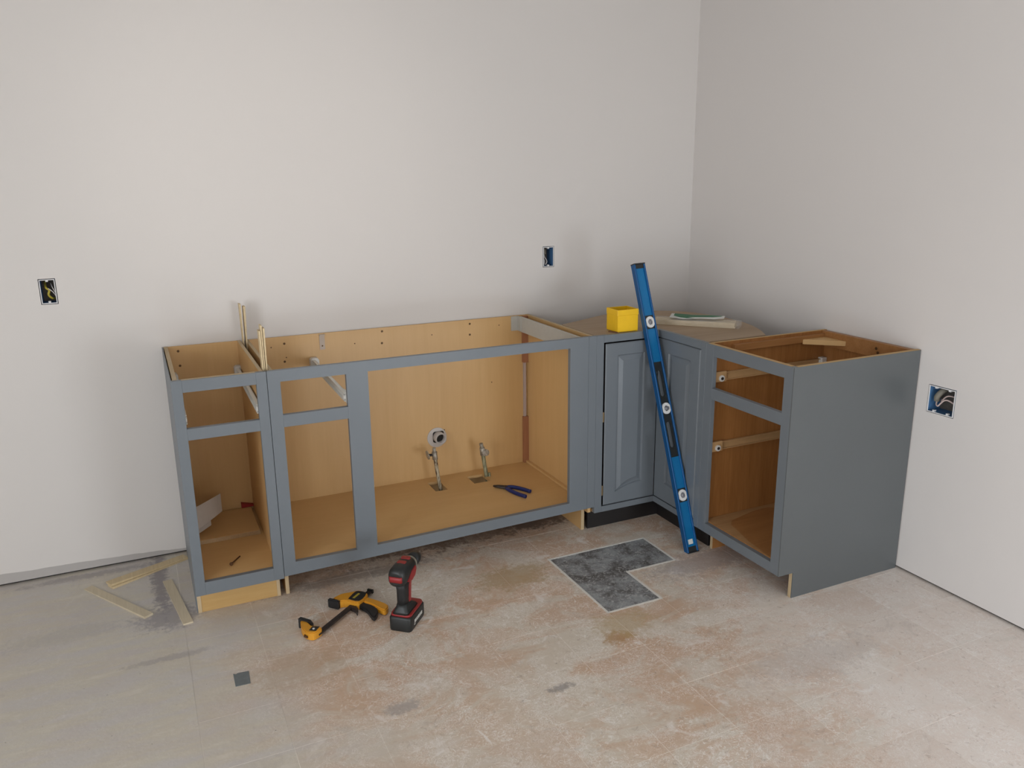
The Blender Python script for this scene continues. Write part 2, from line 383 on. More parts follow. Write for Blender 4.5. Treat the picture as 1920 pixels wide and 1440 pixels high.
def single(name, bm, mat, label, cat, base, group=None, smooth=False):
    """a thing that is one mesh, its origin moved to its base"""
    bmesh.ops.recalc_face_normals(bm, faces=bm.faces)
    bmesh.ops.translate(bm, vec=-V(base), verts=bm.verts)
    me = bpy.data.meshes.new(name); bm.to_mesh(me); bm.free(); me.materials.append(M[mat])
    if smooth:
        for p in me.polygons: p.use_smooth = True
    o = bpy.data.objects.new(name, me); COL.objects.link(o); o.location = base
    o['label'] = label; o['category'] = cat
    if group: o['group'] = group
    return o
def struct(name, bm, mat, label=None):
    o = obj(name, bm, mat); o['kind'] = 'structure'
    if label: o['label'] = label
    return o
def rotz(p, a): return (p[0]*math.cos(a)-p[1]*math.sin(a), p[0]*math.sin(a)+p[1]*math.cos(a))

# ------------------------------------------------------------------ room shell
XL, YF, ZC = -5.0, -5.1, 2.55
boxL = (-2.905, -2.849, 1.072, 1.166); boxM = (-0.843, -0.783, 1.090, 1.187); boxR = (-1.557, -1.446, 0.654, 0.758)
gap = 0.009
wb = struct('wall_back', holed((XL, 0.1), (gap, ZC), [boxL, boxM], lambda u, v, d: (u, d, v), 0, 0.1), 'wall_back', 'off-white painted drywall behind the long run of cabinets')
obj('gap_strip', B(XL, 0.0, 0.012, 0.1, 0.0, gap, 0), 'foot_gap', wb)
wr = struct('wall_right', holed((YF, 0), (gap, ZC), [boxR], lambda u, v, d: (d, u, v), 0, 0.1), 'wall', 'off-white painted drywall on the right')
obj('gap_strip', B(0.012, 0.1, YF, 0, 0.0, gap, 0), 'foot_gap', wr)
win = (-3.3, -1.9, 1.05, 2.15); door = (-4.5, -2.4, 0.02, 2.1); low_fill = (-1.30, -0.14, 0.05, 0.90)
struct('wall_left', holed((YF, 0.1), (0, ZC), [door], lambda u, v, d: (d, u, v), XL-0.1, XL), 'wall')
struct('wall_front', holed((XL-0.1, 0.1), (0, ZC), [win], lambda u, v, d: (u, d, v), YF-0.1, YF), 'wall')
# the room narrows on the right: a jog in the front wall with a made-up low opening for the fill light
XJ, YJ = -1.45, -4.30
struct('wall_jog', holed((XJ, 0.0), (0, ZC), [low_fill], lambda u, v, d: (u, d, v), YJ-0.1, YJ), 'wall')
struct('wall_return', B(XJ-0.05, XJ, YF, YJ-0.1, 0, ZC, 0), 'wall')
struct('ceiling', B(XL-0.1, 0.1, YF-0.1, 0.1, ZC, ZC+0.05, 0), 'ceiling')
def frame_of(name, u0, u1, v0, v1, P, d0, d1):
    t = 0.05
    return struct(name, holed((u0, u1), (v0, v1), [(u0+t, (u0+u1)/2-t/2, v0+t, v1-t), ((u0+u1)/2+t/2, u1-t, v0+t, v1-t)], P, d0, d1), 'white_metal')
frame_of('window_1', *win, lambda u, v, d: (u, d, v), YF-0.045, YF-0.005)
frame_of('low_fill_frame', *low_fill, lambda u, v, d: (u, d, v), YJ-0.045, YJ-0.005)  # frame round the invented low opening
frame_of('door_1', *door, lambda u, v, d: (d, u, v), XL-0.045, XL-0.005)

# floor: subfloor, a smooth sheet on the left, and 9 inch tiles, three of them missing
SEAM = -2.567; TS = 0.2286; X0 = -0.738; Y0 = -0.733; TH = 0.0012
fl = struct('floor', B(XL-0.1, 0.1, YF-0.1, 0.1, -0.06, -TH, 0), 'slab', 'worn dusty tiled floor with glue residue')
obj('floor_sheet', B(XL, SEAM-0.0012, YF, 0.012, -TH, 0.0, 0), 'sheet', fl, 'smooth greyish left part of the floor')
def tile_mesh(w_, h_):
    bm = nb(); box(bm, -w_/2, w_/2, -h_/2, h_/2, -TH, 0, 0)
    me = bpy.data.meshes.new('tile'); bm.to_mesh(me); bm.free(); me.materials.append(M['tile']); return me
J = 0.0018
tm = tile_mesh(TS-J, TS-J); cut = {}
cols = range(-8, 4); rows = range(-19, 4)
missing = {(-1, -1), (-2, -1), (-2, -2)}
for i in cols:
    for j in rows:
        xa, xb = X0+i*TS, X0+(i+1)*TS; ya, yb = Y0+j*TS, Y0+(j+1)*TS
        xb2, yb2 = min(xb, 0.012), min(yb, 0.012)
        if (i, j) in missing or xb2-xa < 0.01 or yb2-ya < 0.01 or yb2 < YF: continue
        ya = max(ya, YF)
        key = (round(xb2-xa, 3), round(yb2-ya, 3))
        if key == (round(TS, 3), round(TS, 3)): me = tm
        else:
            if key not in cut: cut[key] = tile_mesh(xb2-xa-J, yb2-ya-J)
            me = cut[key]
        t = bpy.data.objects.new('tile', me); COL.objects.link(t); t.parent = fl
        t.location = ((xa+xb2)/2, (ya+yb2)/2, random.uniform(-0.0004, 0))
obj('joint_fill', holed((SEAM-0.001, 0.011), (YF, 0.011), [(X0+i*TS, X0+(i+1)*TS, Y0+j*TS, Y0+(j+1)*TS) for i, j in missing], lambda u, v, d: (u, v, d), -TH+0.0001, -0.00055), 'joint', fl)
for (i, j) in missing:
    xa, ya = X0+i*TS, Y0+j*TS
    obj('mastic_patch', B(xa, xa+TS, ya, ya+TS, -TH, -0.0008, 0), 'mastic', fl, 'dark exposed adhesive where a tile is missing')
# pale cut edges round the missing tiles
L6 = [(X0-2*TS, Y0), (X0, Y0), (X0, Y0-TS), (X0-TS, Y0-TS), (X0-TS, Y0-2*TS), (X0-2*TS, Y0-2*TS)]
for k in range(6):
    a, b_ = L6[k], L6[(k+1) % 6]
    d = 0.0045
    obj('tile_edge', B(min(a[0], b_[0])-d, max(a[0], b_[0])+d, min(a[1], b_[1])-d, max(a[1], b_[1])+d, -TH, 0.0002+k*0.00004, 0), 'grout', fl)

# ------------------------------------------------------------------ electrical boxes
def elec(name, label, u0, u1, z0, z1, wall, wires):
    """open blue box sunk in the wall; wall 'b' = back (u is x), 'r' = right (u is y)"""
    def P(u, v, d): return (u, d, v) if wall == 'b' else (d, u, v)
    g = 0.0025; t = 0.0022; dep = 0.07
    u0, u1, z0, z1 = u0+g, u1-g, z0+g, z1-g
    base = P((u0+u1)/2, z0, 0.035)
    t_ = thing(name, label, 'electrical box', base)
    def pb(ua, ub, va, vb, da, db):
        a, b_ = P(ua, va, da), P(ub, vb, db)
        return B(min(a[0], b_[0]), max(a[0], b_[0]), min(a[1], b_[1]), max(a[1], b_[1]), va, vb, 0)
    shell = join(pb(u0, u0+t, z0, z1, 0.002, dep), pb(u1-t, u1, z0, z1, 0.002, dep), pb(u0+t, u1-t, z0, z0+t, 0.002, dep), pb(u0+t, u1-t, z1-t, z1, 0.002, dep))
    obj('box_shell', shell, 'blue_box', t_)
    obj('box_back', pb(u0+t, u1-t, z0+t, z1-t, dep-0.004, dep), 'box_dark', t_)
    # white plaster-smeared rim
    obj('rim', join(pb(u0, u0+0.003, z0, z1, -0.0012, 0.0018), pb(u1-0.003, u1, z0, z1, -0.0012, 0.0018), pb(u0+0.003, u1-0.003, z0, z0+0.003, -0.0012, 0.0018), pb(u0+0.003, u1-0.003, z1-0.003, z1, -0.0012, 0.0018)), 'plaster', t_)
    n = 1 if u1-u0 < 0.08 else 2
    for k in range(n):
        cu = u0+(u1-u0)*(k+0.5)/n if n == 1 else u0+(u1-u0)*(0.24+0.52*k)
        for zz in (z0+0.0055, z1-0.0055):
            obj('screw_tab', pb(cu-0.004, cu+0.004, zz-0.0035, zz+0.0035, 0.0015, 0.012), 'plaster', t_)
    for pts, r, mat in wires:
        obj('wire', T([P(u, v, d) for u, v, d in pts], r, 8), mat, t_)
    return t_
u0, u1, z0, z1 = boxL
elec('electrical_box', 'narrow blue electrical box with yellow wire in the wall left of the cabinets', *boxL, 'b', [
    ([(-2.888, 1.150, 0.06), (-2.884, 1.132, 0.02), (-2.874, 1.122, 0.014), (-2.878, 1.106, 0.012), (-2.868, 1.092, 0.02), (-2.86, 1.088, 0.05)], 0.0042, 'wire_yellow'),
    ([(-2.884, 1.128, 0.05), (-2.875, 1.128, 0.012), (-2.862, 1.116, 0.006), (-2.853, 1.098, 0.008)], 0.0016, 'wire_white'),
    ([(-2.868, 1.145, 0.04), (-2.862, 1.132, 0.010), (-2.854, 1.112, 0.008)], 0.0015, 'wire_white')])
elec('electrical_box', 'narrow blue electrical box with white wires above the sink cabinet end', *boxM, 'b', [
    ([(-0.815, 1.178, 0.06), (-0.828, 1.168, 0.02), (-0.830, 1.150, 0.012)], 0.0085, 'wire_grey'),
    ([(-0.831, 1.150, 0.012), (-0.830, 1.138, 0.008), (-0.820, 1.124, 0.008), (-0.817, 1.112, 0.010), (-0.824, 1.100, 0.014)], 0.0019, 'wire_white'),
    ([(-0.834, 1.150, 0.014), (-0.835, 1.134, 0.010), (-0.829, 1.118, 0.010), (-0.828, 1.106, 0.014), (-0.832, 1.098, 0.02)], 0.0019, 'wire_white')])
elec('electrical_box', 'wide two-gang blue electrical box with pale looping wires in the right wall', *boxR, 'r', [
    ([(-1.490, 0.752, 0.06), (-1.484, 0.735, 0.025), (-1.474, 0.715, 0.015), (-1.470, 0.700, 0.02)], 0.011, 'wire_grey'),
    ([(-1.472, 0.702, 0.02), (-1.478, 0.688, 0.008), (-1.488, 0.684, 0.004), (-1.497, 0.695, 0.004), (-1.508, 0.708, 0.006), (-1.522, 0.712, 0.008), (-1.538, 0.706, 0.012), (-1.546, 0.692, 0.03)], 0.0027, 'wire_pink'),
    ([(-1.482, 0.704, 0.03), (-1.494, 0.702, 0.014), (-1.508, 0.720, 0.012), (-1.524, 0.728, 0.014), (-1.544, 0.722, 0.03)], 0.0026, 'wire_pink')])

# ------------------------------------------------------------------ cabinets
H = 0.876; D1 = 0.6173; DC = 0.6109; ZT = 0.1013; FT = 0.019; TK = 0.0736; TK2 = 0.0695; ZF = 0.148
YB = -0.004                                   # cabinet backs
yf0, yf1 = -D1, -D1+FT                        # face frame front and back
A0, A1, B1 = -2.5201, -2.2169, -0.9145
G_base = None
def side_x(name, x0, x1, parent, mat, yfront=None, ztop=H, toe=TK):
    """side panel with toe notch, plane normal to x"""
    yf = yf1 if yfront is None else yfront
    return obj(name, prism([(YB, 0), (YB, ztop), (yf, ztop), (yf, ZT), (-D1+toe, ZT), (-D1+toe, 0)], x0, x1, 'x', 0), mat, parent)
def edge_strip(parent, x0, x1, y0, y1, z0, z1, mat='edge'):
    return obj('raw_edge', B(x0, x1, y0, y1, z0, z1, 0), mat, parent)
def slide(parent, x, yb_, yf_, zb, zf, side, mat='white_metal', rear=True, rmat='white_plastic'):
    """drawer slide running front to back; side=+1: channel opens to -x (fixed to the right)"""
    bm = nb()
    w_ = 0.0035
    def bar(dx0, dx1, dz0, dz1):
        vs = []
        for (y, z) in ((yf_, zf), (yb_, zb)):
            vs += [bm.verts.new((x+dx0, y, z+dz0)), bm.verts.new((x+dx1, y, z+dz0)), bm.verts.new((x+dx1, y, z+dz1)), bm.verts.new((x+dx0, y, z+dz1))]
        for f in ((0, 1, 2, 3), (7, 6, 5, 4), (0, 4, 5, 1), (1, 5, 6, 2), (2, 6, 7, 3), (3, 7, 4, 0)): bm.faces.new([vs[i] for i in f])
    bar(-0.001, 0.001, -0.016, 0.016)
    bar(-side*0.011, 0.0, -0.016, -0.0135)
    bar(-side*0.011, 0.0, 0.0135, 0.016)
    s = obj('drawer_slide', bm, mat, parent, 'white metal drawer slide' if mat == 'white_metal' else 'almond metal drawer slide')
    fb = join(B(x-0.002, x+0.002, yf_-0.004, yf_+0.045, zf-0.022, zf+0.020, 0), B(x-0.006, x+0.006, yf_-0.006, yf_-0.003, zf-0.02, zf+0.016, 0))
    obj('front_bracket', fb, mat, s)
    rl = nb(); bmesh.ops.create_cone(rl, cap_ends=True, segments=16, radius1=0.011, radius2=0.011, depth=0.009, matrix=Matrix.Translation((x-side*0.007, yf_+0.02, zf-0.004)) @ Matrix.Rotation(math.pi/2, 4, 'Y'))
    obj('roller', rl, rmat, s)
    if rear:
        rb = prism([(x-0.018, zb-0.020), (x+0.018, zb-0.020), (x+0.018, zb+0.012), (x+0.012, zb+0.021), (x-0.010, zb+0.021), (x-0.018, zb+0.014)], yb_-0.012, YB-0.008, 'y', 0.002)
        obj('rear_bracket', rb, rmat, s)
    return s
def screws(parent, pts, y, r=0.0052, name='screw'):
    for (x, z) in pts:
        bm = nb(); bmesh.ops.create_cone(bm, cap_ends=True, segments=10, radius1=r, radius2=r*0.7, depth=0.0016, matrix=Matrix.Translation((x, y-0.0006, z)) @ Matrix.Rotation(math.pi/2, 4, 'X'))
        obj(name, bm, 'screw', parent)

# --- narrow cabinet at the left end
ca = thing('base_cabinet', 'narrow grey base cabinet with open drawer and door fronts at the left end', 'cabinet', ((A0+A1)/2, -0.3, 0), 'doorless grey base cabinets')
side_x('side_panel', -2.513, -2.499, ca, 'maple')
obj('end_skin', prism([(YB, 0), (YB, H), (yf1, H), (yf1, ZT), (-D1+TK, ZT), (-D1+TK, 0)], A0, -2.5165, 'x', 0), 'paint', ca, 'grey painted end skin')
edge_strip(ca, -2.5128, -2.4992, yf1+0.001, YB, H-0.0005, H+0.0008, 'edge')
side_x('side_panel', -2.2385, -2.2265, ca, 'maple')
edge_strip(ca, -2.2383, -2.2267, yf1+0.001, YB, H-0.0005, H+0.0008, 'edge')
obj('back_panel', B(-2.499, -2.2385, -0.012, YB, 0.001, H, 0), 'maple', ca)
obj('floor_panel', B(-2.499, -2.2385, yf1, -0.012, ZF-0.012, ZF, 0), 'maple_floor', ca)
obj('toe_board', B(-2.513, -2.2265, -D1+TK-0.001, -D1+TK+0.011, 0, ZT-0.001), 'toe', ca, 'bare plywood toe board')
obj('toe_edge', B(-2.5165, -2.5035, -D1+TK-0.003, -D1+TK, 0, ZT-0.001, 0), 'edge_z', ca)
obj('toe_edge', B(-2.2385, -2.2265, -D1+TK-0.003, -D1+TK-0.0012, 0, ZT-0.001, 0), 'edge_z', ca)
for nm, x0, x1, z0_, z1_ in (('stile', A0, -2.4860, ZT, H), ('stile', -2.2525, A1-0.0008, ZT, H), ('rail', -2.4860, -2.2525, 0.8345, H), ('rail', -2.4860, -2.2525, 0.6695, 0.7095), ('rail', -2.4860, -2.2525, ZT, 0.149)):
    obj(nm, B(x0, x1, yf0, yf1, z0_, z1_, 0.0006), 'paint', ca)
edge_strip(ca, A0+0.034, A1-0.036, yf0+0.004, yf1+0.0005, H-0.0008, H+0.0006, 'edge')
slide(ca, -2.4925, -0.035, -0.592, 0.752, 0.735, -1)
slide(ca, -2.2450, -0.035, -0.592, 0.757, 0.742, 1)
screws(ca, [(-2.463, 0.856), (-2.462, 0.797)], -0.012)

# --- wide sink cabinet
cb = thing('base_cabinet', 'wide grey sink base cabinet with a large open front and pipe stubs inside', 'cabinet', ((A1+B1)/2, -0.3, 0), 'doorless grey base cabinets')
side_x('side_panel', -2.2062, -2.1942, cb, 'maple')
edge_strip(cb, -2.2060, -2.1944, yf1+0.001, YB, H-0.0005, H+0.0008, 'edge')
obj('toe_edge', B(-2.2066, -2.1938, -D1+TK-0.0015, -D1+TK, 0, ZT, 0), 'edge_z', cb)
side_x('side_panel', -0.936, -0.922, cb, 'maple')
edge_strip(cb, -0.9358, -0.9222, yf1+0.001, YB, H-0.0005, H+0.0008, 'edge')
obj('toe_edge', B(-0.9365, -0.9215, -D1+TK-0.0015, -D1+TK, 0, ZT, 0), 'edge_z', cb)
obj('back_panel', holed((-2.1942, -0.936), (0.001, H), [(-1.425, -1.375, 0.315, 0.365)], lambda u, v, d: (u, d, v), -0.012, YB), 'maple', cb)
obj('floor_panel', holed((-2.1942, -0.936), (yf1, -0.012), [(-1.477, -1.420, -0.186, -0.072), (-1.286, -1.207, -0.176, -0.081)], lambda u, v, d: (u, v, d), ZF-0.012, ZF), 'maple_floor', cb)
def rail_taper(x0, x1, za, zb, zc, zd):   # bottom left/right, top left/right
    bm = nb(); vs = []
    for y in (yf0, yf1): vs += [bm.verts.new(p) for p in ((x0, y, za), (x1, y, zb), (x1, y, zd), (x0, y, zc))]
    for f in ((0, 1, 2, 3), (7, 6, 5, 4), (0, 4, 5, 1), (1, 5, 6, 2), (2, 6, 7, 3), (3, 7, 4, 0)): bm.faces.new([vs[i] for i in f])
    return bm
def zbot(x): return 0.1085+(x-A1)/(B1-A1)*0.022
for nm, x0, x1, z1_ in (('stile', A1+0.0008, -2.1735, H), ('mullion', -1.9450, -1.8665, H), ('stile', -1.0360, -0.9512, H)):
    obj(nm, rail_taper(x0, x1, zbot(x0), zbot(x1), H, H), 'paint', cb)
obj('filler_strip', rail_taper(-0.9504, B1, zbot(-0.95), zbot(B1), H, H), 'paint', cb)
obj('rail', B(-2.1735, -1.9450, yf0, yf1, 0.8355, H, 0), 'paint', cb)
obj('rail', B(-1.8665, -1.0360, yf0, yf1, 0.8375, H, 0), 'paint', cb)
obj('rail', B(-2.1735, -1.9450, yf0, yf1, 0.6715, 0.7155, 0.0006), 'paint', cb)
obj('rail', rail_taper(-2.1735, -1.9450, zbot(-2.1735), zbot(-1.945), 0.158, 0.156), 'paint', cb)
obj('rail', rail_taper(-1.8665, -1.0360, zbot(-1.8665), zbot(-1.036), 0.159, 0.170), 'paint', cb)
slide(cb, -2.1850, -0.035, -0.592, 0.757, 0.730, -1)
slide(cb, -1.9400, -0.035, -0.592, 0.757, 0.745, 1)
screws(cb, [(-1.636, 0.860), (-1.639, 0.808), (-1.224, 0.857), (-1.225, 0.807), (-2.054, 0.846), (-2.058, 0.770)], -0.012)
screws(cb, [(-1.759, 0.818), (-1.408, 0.823), (-1.078, 0.838), (-1.120, 0.57), (-2.108, 0.835), (-2.050, 0.787)], -0.012, 0.0028, 'nail_hole')
# clip bracket on the back panel
br = obj('wall_clip', join(B(-1.909, -1.887, -0.0145, -0.012, 0.806, 0.872, 0), B(-1.909, -1.887, -0.022, -0.0145, 0.866, 0.872, 0)), 'clip', cb, 'pale plastic clip on the back panel')
screws(br, [(-1.898, 0.822)], -0.0145, 0.0035)
# pale support board along the inside of the right end
obj('support_board', B(-0.979, -0.972, -0.596, -0.03, 0.802, 0.874), 'channel', cb, 'pale grey support board along the top of the right side')
obj('support_flange', join(B(-1.017, -0.979, -0.016, -0.012, 0.806, 0.874, 0), B(-0.985, -0.979, -0.045, -0.016, 0.806, 0.874, 0)), 'channel', cb)
obj('corner_cleat', B(-0.962, -0.936, -0.030, -0.012, 0.650, H-0.003), 'red_wood', cb, 'reddish stained wood cleat')
obj('corner_cleat', B(-0.962, -0.936, -0.030, -0.012, ZF, 0.382), 'red_wood', cb, 'reddish stained wood cleat')
obj('corner_strip', B(-0.957, -0.945, -0.022, -0.012, 0.382, 0.650, 0), 'pink_strip', cb, 'pale strip in the back corner')
obj('bottom_bead', B(-0.952, -0.936, yf1+0.004, -0.03, ZF, ZF+0.011), 'maple_floor', cb)

# --- corner cabinet with curved back and folding doors
cc = thing('corner_cabinet', 'grey corner cabinet with two arched raised-panel doors and a curved plywood top', 'cabinet', (-0.6, -0.6, 0))
XC0 = -0.9139; YC0 = -0.9322
arc = [V((p[0], p[1])) .to_3d() for p in ((XC0+0.001, -0.315), (-0.84, -0.283), (-0.755, -0.245), (-0.67, -0.205), (-0.588, -0.180), (-0.45, -0.173), (-0.335, -0.208), (-0.245, -0.285), (-0.195, -0.400), (-0.178, -0.520), (-0.188, -0.665), (-0.235, -0.800), (-0.300, -0.9135))]
arc2 = spline(arc, 4)
outline = [(XC0+0.001, yf1)]+[(p.x, p.y) for p in arc2]+[(-DC+FT, -0.9135), (-DC+FT, yf1)]
obj('top_panel', prism(outline, H-0.013, H-0.0012, 'z', 0), 'ply', cc, 'unfinished plywood top with a rounded back edge')
obj('bottom_panel', prism(outline, ZT, ZT+0.014, 'z', 0), 'maple', cc)
inner = [(p.x, p.y) for p in arc2]
shell_pts = []
n_ = len(inner)
for i, (x, y) in enumerate(inner):
    a = V(inner[max(i-1, 0)]); b_ = V(inner[min(i+1, n_-1)]); t = (b_-a).normalized(); nr = V((t.y, -t.x))
    shell_pts.append((x+nr.x*0.006, y+nr.y*0.006))
bm = nb(); ring = []
for (p, q_) in zip(inner, shell_pts):
    ring.append([bm.verts.new((*p, ZT+0.014)), bm.verts.new((*p, H-0.013)), bm.verts.new((*q_, H-0.013)), bm.verts.new((*q_, ZT+0.014))])
for i in range(n_-1):
    for k in range(4): bm.faces.new((ring[i][k], ring[i][(k+1) % 4], ring[i+1][(k+1) % 4], ring[i+1][k]))
bm.faces.new(ring[0]); bm.faces.new(ring[-1][::-1])
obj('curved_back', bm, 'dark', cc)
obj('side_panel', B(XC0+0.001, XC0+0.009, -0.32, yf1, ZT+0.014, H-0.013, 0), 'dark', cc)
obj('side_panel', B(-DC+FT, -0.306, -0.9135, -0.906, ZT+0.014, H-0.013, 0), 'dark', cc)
# face frame, left arm (faces -y) and right arm (faces -x)
DL0, DR0 = -0.8790, -0.9015
obj('stile', B(XC0+0.0004, DL0, yf0, yf1, ZT, H), 'paint', cc)
obj('rail', B(DL0, -DC+FT, yf0, yf1, 0.8455, H, 0), 'paint', cc)
obj('rail', B(DL0, -DC+FT, yf0, yf1, ZT, 0.1265, 0), 'paint', cc)
obj('stile', B(-DC, -DC+FT, YC0, DR0, ZT, H), 'paint', cc)
obj('rail', B(-DC, -DC+FT, DR0, yf0-0.0002, 0.8455, H, 0), 'paint', cc)
obj('rail', B(-DC, -DC+FT, DR0, yf0-0.0002, ZT, 0.1265, 0), 'paint', cc)
for (x0, x1, y0, y1) in ((XC0+0.008, -DC+TK2+0.012, -D1+TK2, -D1+TK2+0.012), (-DC+TK2, -DC+TK2+0.012, YC0+0.012, -D1+TK2)):
    obj('toe_board', B(x0, x1, y0, y1, 0, ZT), 'black', cc, 'black toe board')
def door_leaf(P, u0, u1, z0_, z1_, ou0, ou1, oz0, oz1, rise):
    """door with an arched raised panel; u runs outer edge -> inner corner; P(u,z,d): d outward"""
    t = 0.019
    op = [(ou0, oz1), (ou0, oz0)]
    for k in range(1, 13):
        s_ = k/12
        op.append((ou0+(ou1-ou0)*s_, oz0+rise*math.sin(s_*math.pi/2)**0.8))
    op.append((ou1, oz1))
    cu = (ou0+ou1)/2; cz = (oz0+oz1)/2
    def inset(d):
        hw, hh = abs(ou1-ou0)/2, (oz1-oz0)/2
        return [(cu+(u-cu)*(hw-d)/hw, cz+(z-cz)*(hh-d)/hh) for u, z in op]
    bm = nb()
    def ring_(pts, d): return [bm.verts.new(P(u, z, d)) for u, z in pts]
    e = 0.004
    sg = 1 if u1 > u0 else -1
    o0 = ring_([(u0, z1_), (u0, z0_), (u1, z0_), (u1, z1_)], -t)
    o1 = ring_([(u0, z1_), (u0, z0_), (u1, z0_), (u1, z1_)], -e)
    o2 = ring_([(u0+sg*e, z1_-e), (u0+sg*e, z0_+e), (u1, z0_+e), (u1, z1_-e)], 0)
    def bridge(a, b_):
        for i in range(len(a)): bm.faces.new((a[i], a[(i+1) % len(a)], b_[(i+1) % len(a)], b_[i]))
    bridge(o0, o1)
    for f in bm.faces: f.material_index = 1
    bridge(o1, o2); bm.faces.new(o0)
    r1 = ring_(op, 0); r2 = ring_(inset(0.004), -0.007)
    ee = [bm.edges.new((o2[i], o2[(i+1) % 4])) if not bm.edges.get((o2[i], o2[(i+1) % 4])) else bm.edges.get((o2[i], o2[(i+1) % 4])) for i in range(4)]
    ee += [bm.edges.new((r1[i], r1[(i+1) % len(r1)])) for i in range(len(r1))]
    bmesh.ops.triangle_fill(bm, use_beauty=True, edges=ee)
    bridge(r1, r2)
    dr = bm
    pn = nb()
    bm = pn
    q1 = [pn.verts.new(P(u, z, -0.0068)) for u, z in inset(0.003)]; q2 = [pn.verts.new(P(u, z, -0.0068)) for u, z in inset(0.008)]
    q3 = [pn.verts.new(P(u, z, -0.0005)) for u, z in inset(0.027)]; q0 = [pn.verts.new(P(u, z, -0.016)) for u, z in inset(0.003)]
    for a, b_ in ((q0, q1), (q1, q2), (q2, q3)):
        for i in range(len(a)): pn.faces.new((a[i], a[(i+1) % len(a)], b_[(i+1) % len(a)], b_[i]))
    pn.faces.new(q3); pn.faces.new(q0)
    return dr, pn
d1, p1 = door_leaf(lambda u, z, d: (u, yf0-d-0.0005, z), -0.8695, -0.6135, 0.1295, 0.8385, -0.812, -0.678, 0.181, 0.787, 0.030)
dl = obj('door', d1, 'paint', cc); dl.data.materials.append(M['gap_shade']); obj('raised_panel', p1, 'paint', dl)
d2, p2 = door_leaf(lambda u, z, d: (-DC-d-0.0005, u, z), -0.8985, -0.6200, 0.1295, 0.8425, -0.838, -0.690, 0.181, 0.787, 0.030)
dr_ = obj('door', d2, 'paint', cc); dr_.data.materials.append(M['gap_shade']); obj('raised_panel', p2, 'paint', dr_)
for za, zb_ in ((0.505, 0.548), (0.176, 0.220)):
    obj('hinge', join(B(-0.8788, -0.8717, yf0+0.001, yf0+0.012, za, zb_, 0), B(-0.8757, -0.8745, yf0-0.002, yf0+0.001, za+0.003, zb_-0.003, 0)), 'brass', dl, 'dull brass hinge in the door gap')

# --- end cabinet on the right
C1 = -1.3988; YC = -0.9330
ce = thing('base_cabinet', 'deep grey base cabinet with a solid painted end panel beside the right wall', 'cabinet', (-0.3, (YC+C1)/2, 0), 'doorless grey base cabinets')
XBk = -0.004
def side_y(y0, y1, mat, name='side_panel', xf=-DC+FT):
    return obj(name, prism([(XBk, 0), (XBk, H), (xf, H), (xf, ZT), (-DC+TK2, ZT), (-DC+TK2, 0)], y0, y1, 'y', 0), mat, ce)
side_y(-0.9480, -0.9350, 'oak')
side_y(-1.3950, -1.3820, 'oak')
o = side_y(C1, -1.3952, 'paint_shaded', 'end_skin', -DC); o['label'] = 'grey painted end panel with scuffs'
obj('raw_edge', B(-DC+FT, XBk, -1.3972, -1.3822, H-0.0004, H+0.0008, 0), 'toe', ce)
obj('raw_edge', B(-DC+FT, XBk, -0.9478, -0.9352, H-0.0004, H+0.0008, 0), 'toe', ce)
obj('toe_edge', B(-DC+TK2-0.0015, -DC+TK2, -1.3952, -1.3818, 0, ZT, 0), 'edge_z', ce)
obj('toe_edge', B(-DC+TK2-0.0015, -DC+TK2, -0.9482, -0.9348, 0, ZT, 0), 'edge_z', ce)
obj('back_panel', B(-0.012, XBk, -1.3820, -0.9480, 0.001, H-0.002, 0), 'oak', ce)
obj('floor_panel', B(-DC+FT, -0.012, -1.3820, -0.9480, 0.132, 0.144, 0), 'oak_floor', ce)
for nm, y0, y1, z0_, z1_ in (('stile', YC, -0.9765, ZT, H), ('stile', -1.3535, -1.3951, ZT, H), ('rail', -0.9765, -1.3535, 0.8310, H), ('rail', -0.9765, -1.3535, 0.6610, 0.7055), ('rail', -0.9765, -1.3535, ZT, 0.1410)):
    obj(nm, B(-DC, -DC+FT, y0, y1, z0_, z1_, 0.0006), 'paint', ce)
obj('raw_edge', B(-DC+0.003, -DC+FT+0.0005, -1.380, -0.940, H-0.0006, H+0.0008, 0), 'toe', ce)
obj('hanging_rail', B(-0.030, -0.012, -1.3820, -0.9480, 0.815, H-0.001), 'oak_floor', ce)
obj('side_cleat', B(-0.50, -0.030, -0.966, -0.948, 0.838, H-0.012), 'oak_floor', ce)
obj('corner_block', prism([(-0.030, -0.966), (-0.030, -1.075), (-0.150, -0.966)], 0.832, 0.852, 'z', 0.001), 'maple_floor', ce, 'triangular wooden corner block')
for (yy, zz) in ((-1.225, 0.851), (-1.234, 0.836)):
    bm = nb(); bmesh.ops.create_cone(bm, cap_ends=True, segments=10, radius1=0.006, radius2=0.004, depth=0.002, matrix=Matrix.Translation((-0.0308, yy, zz)) @ Matrix.Rotation(math.pi/2, 4, 'Y'))
    obj('screw', bm, 'screw', ce)
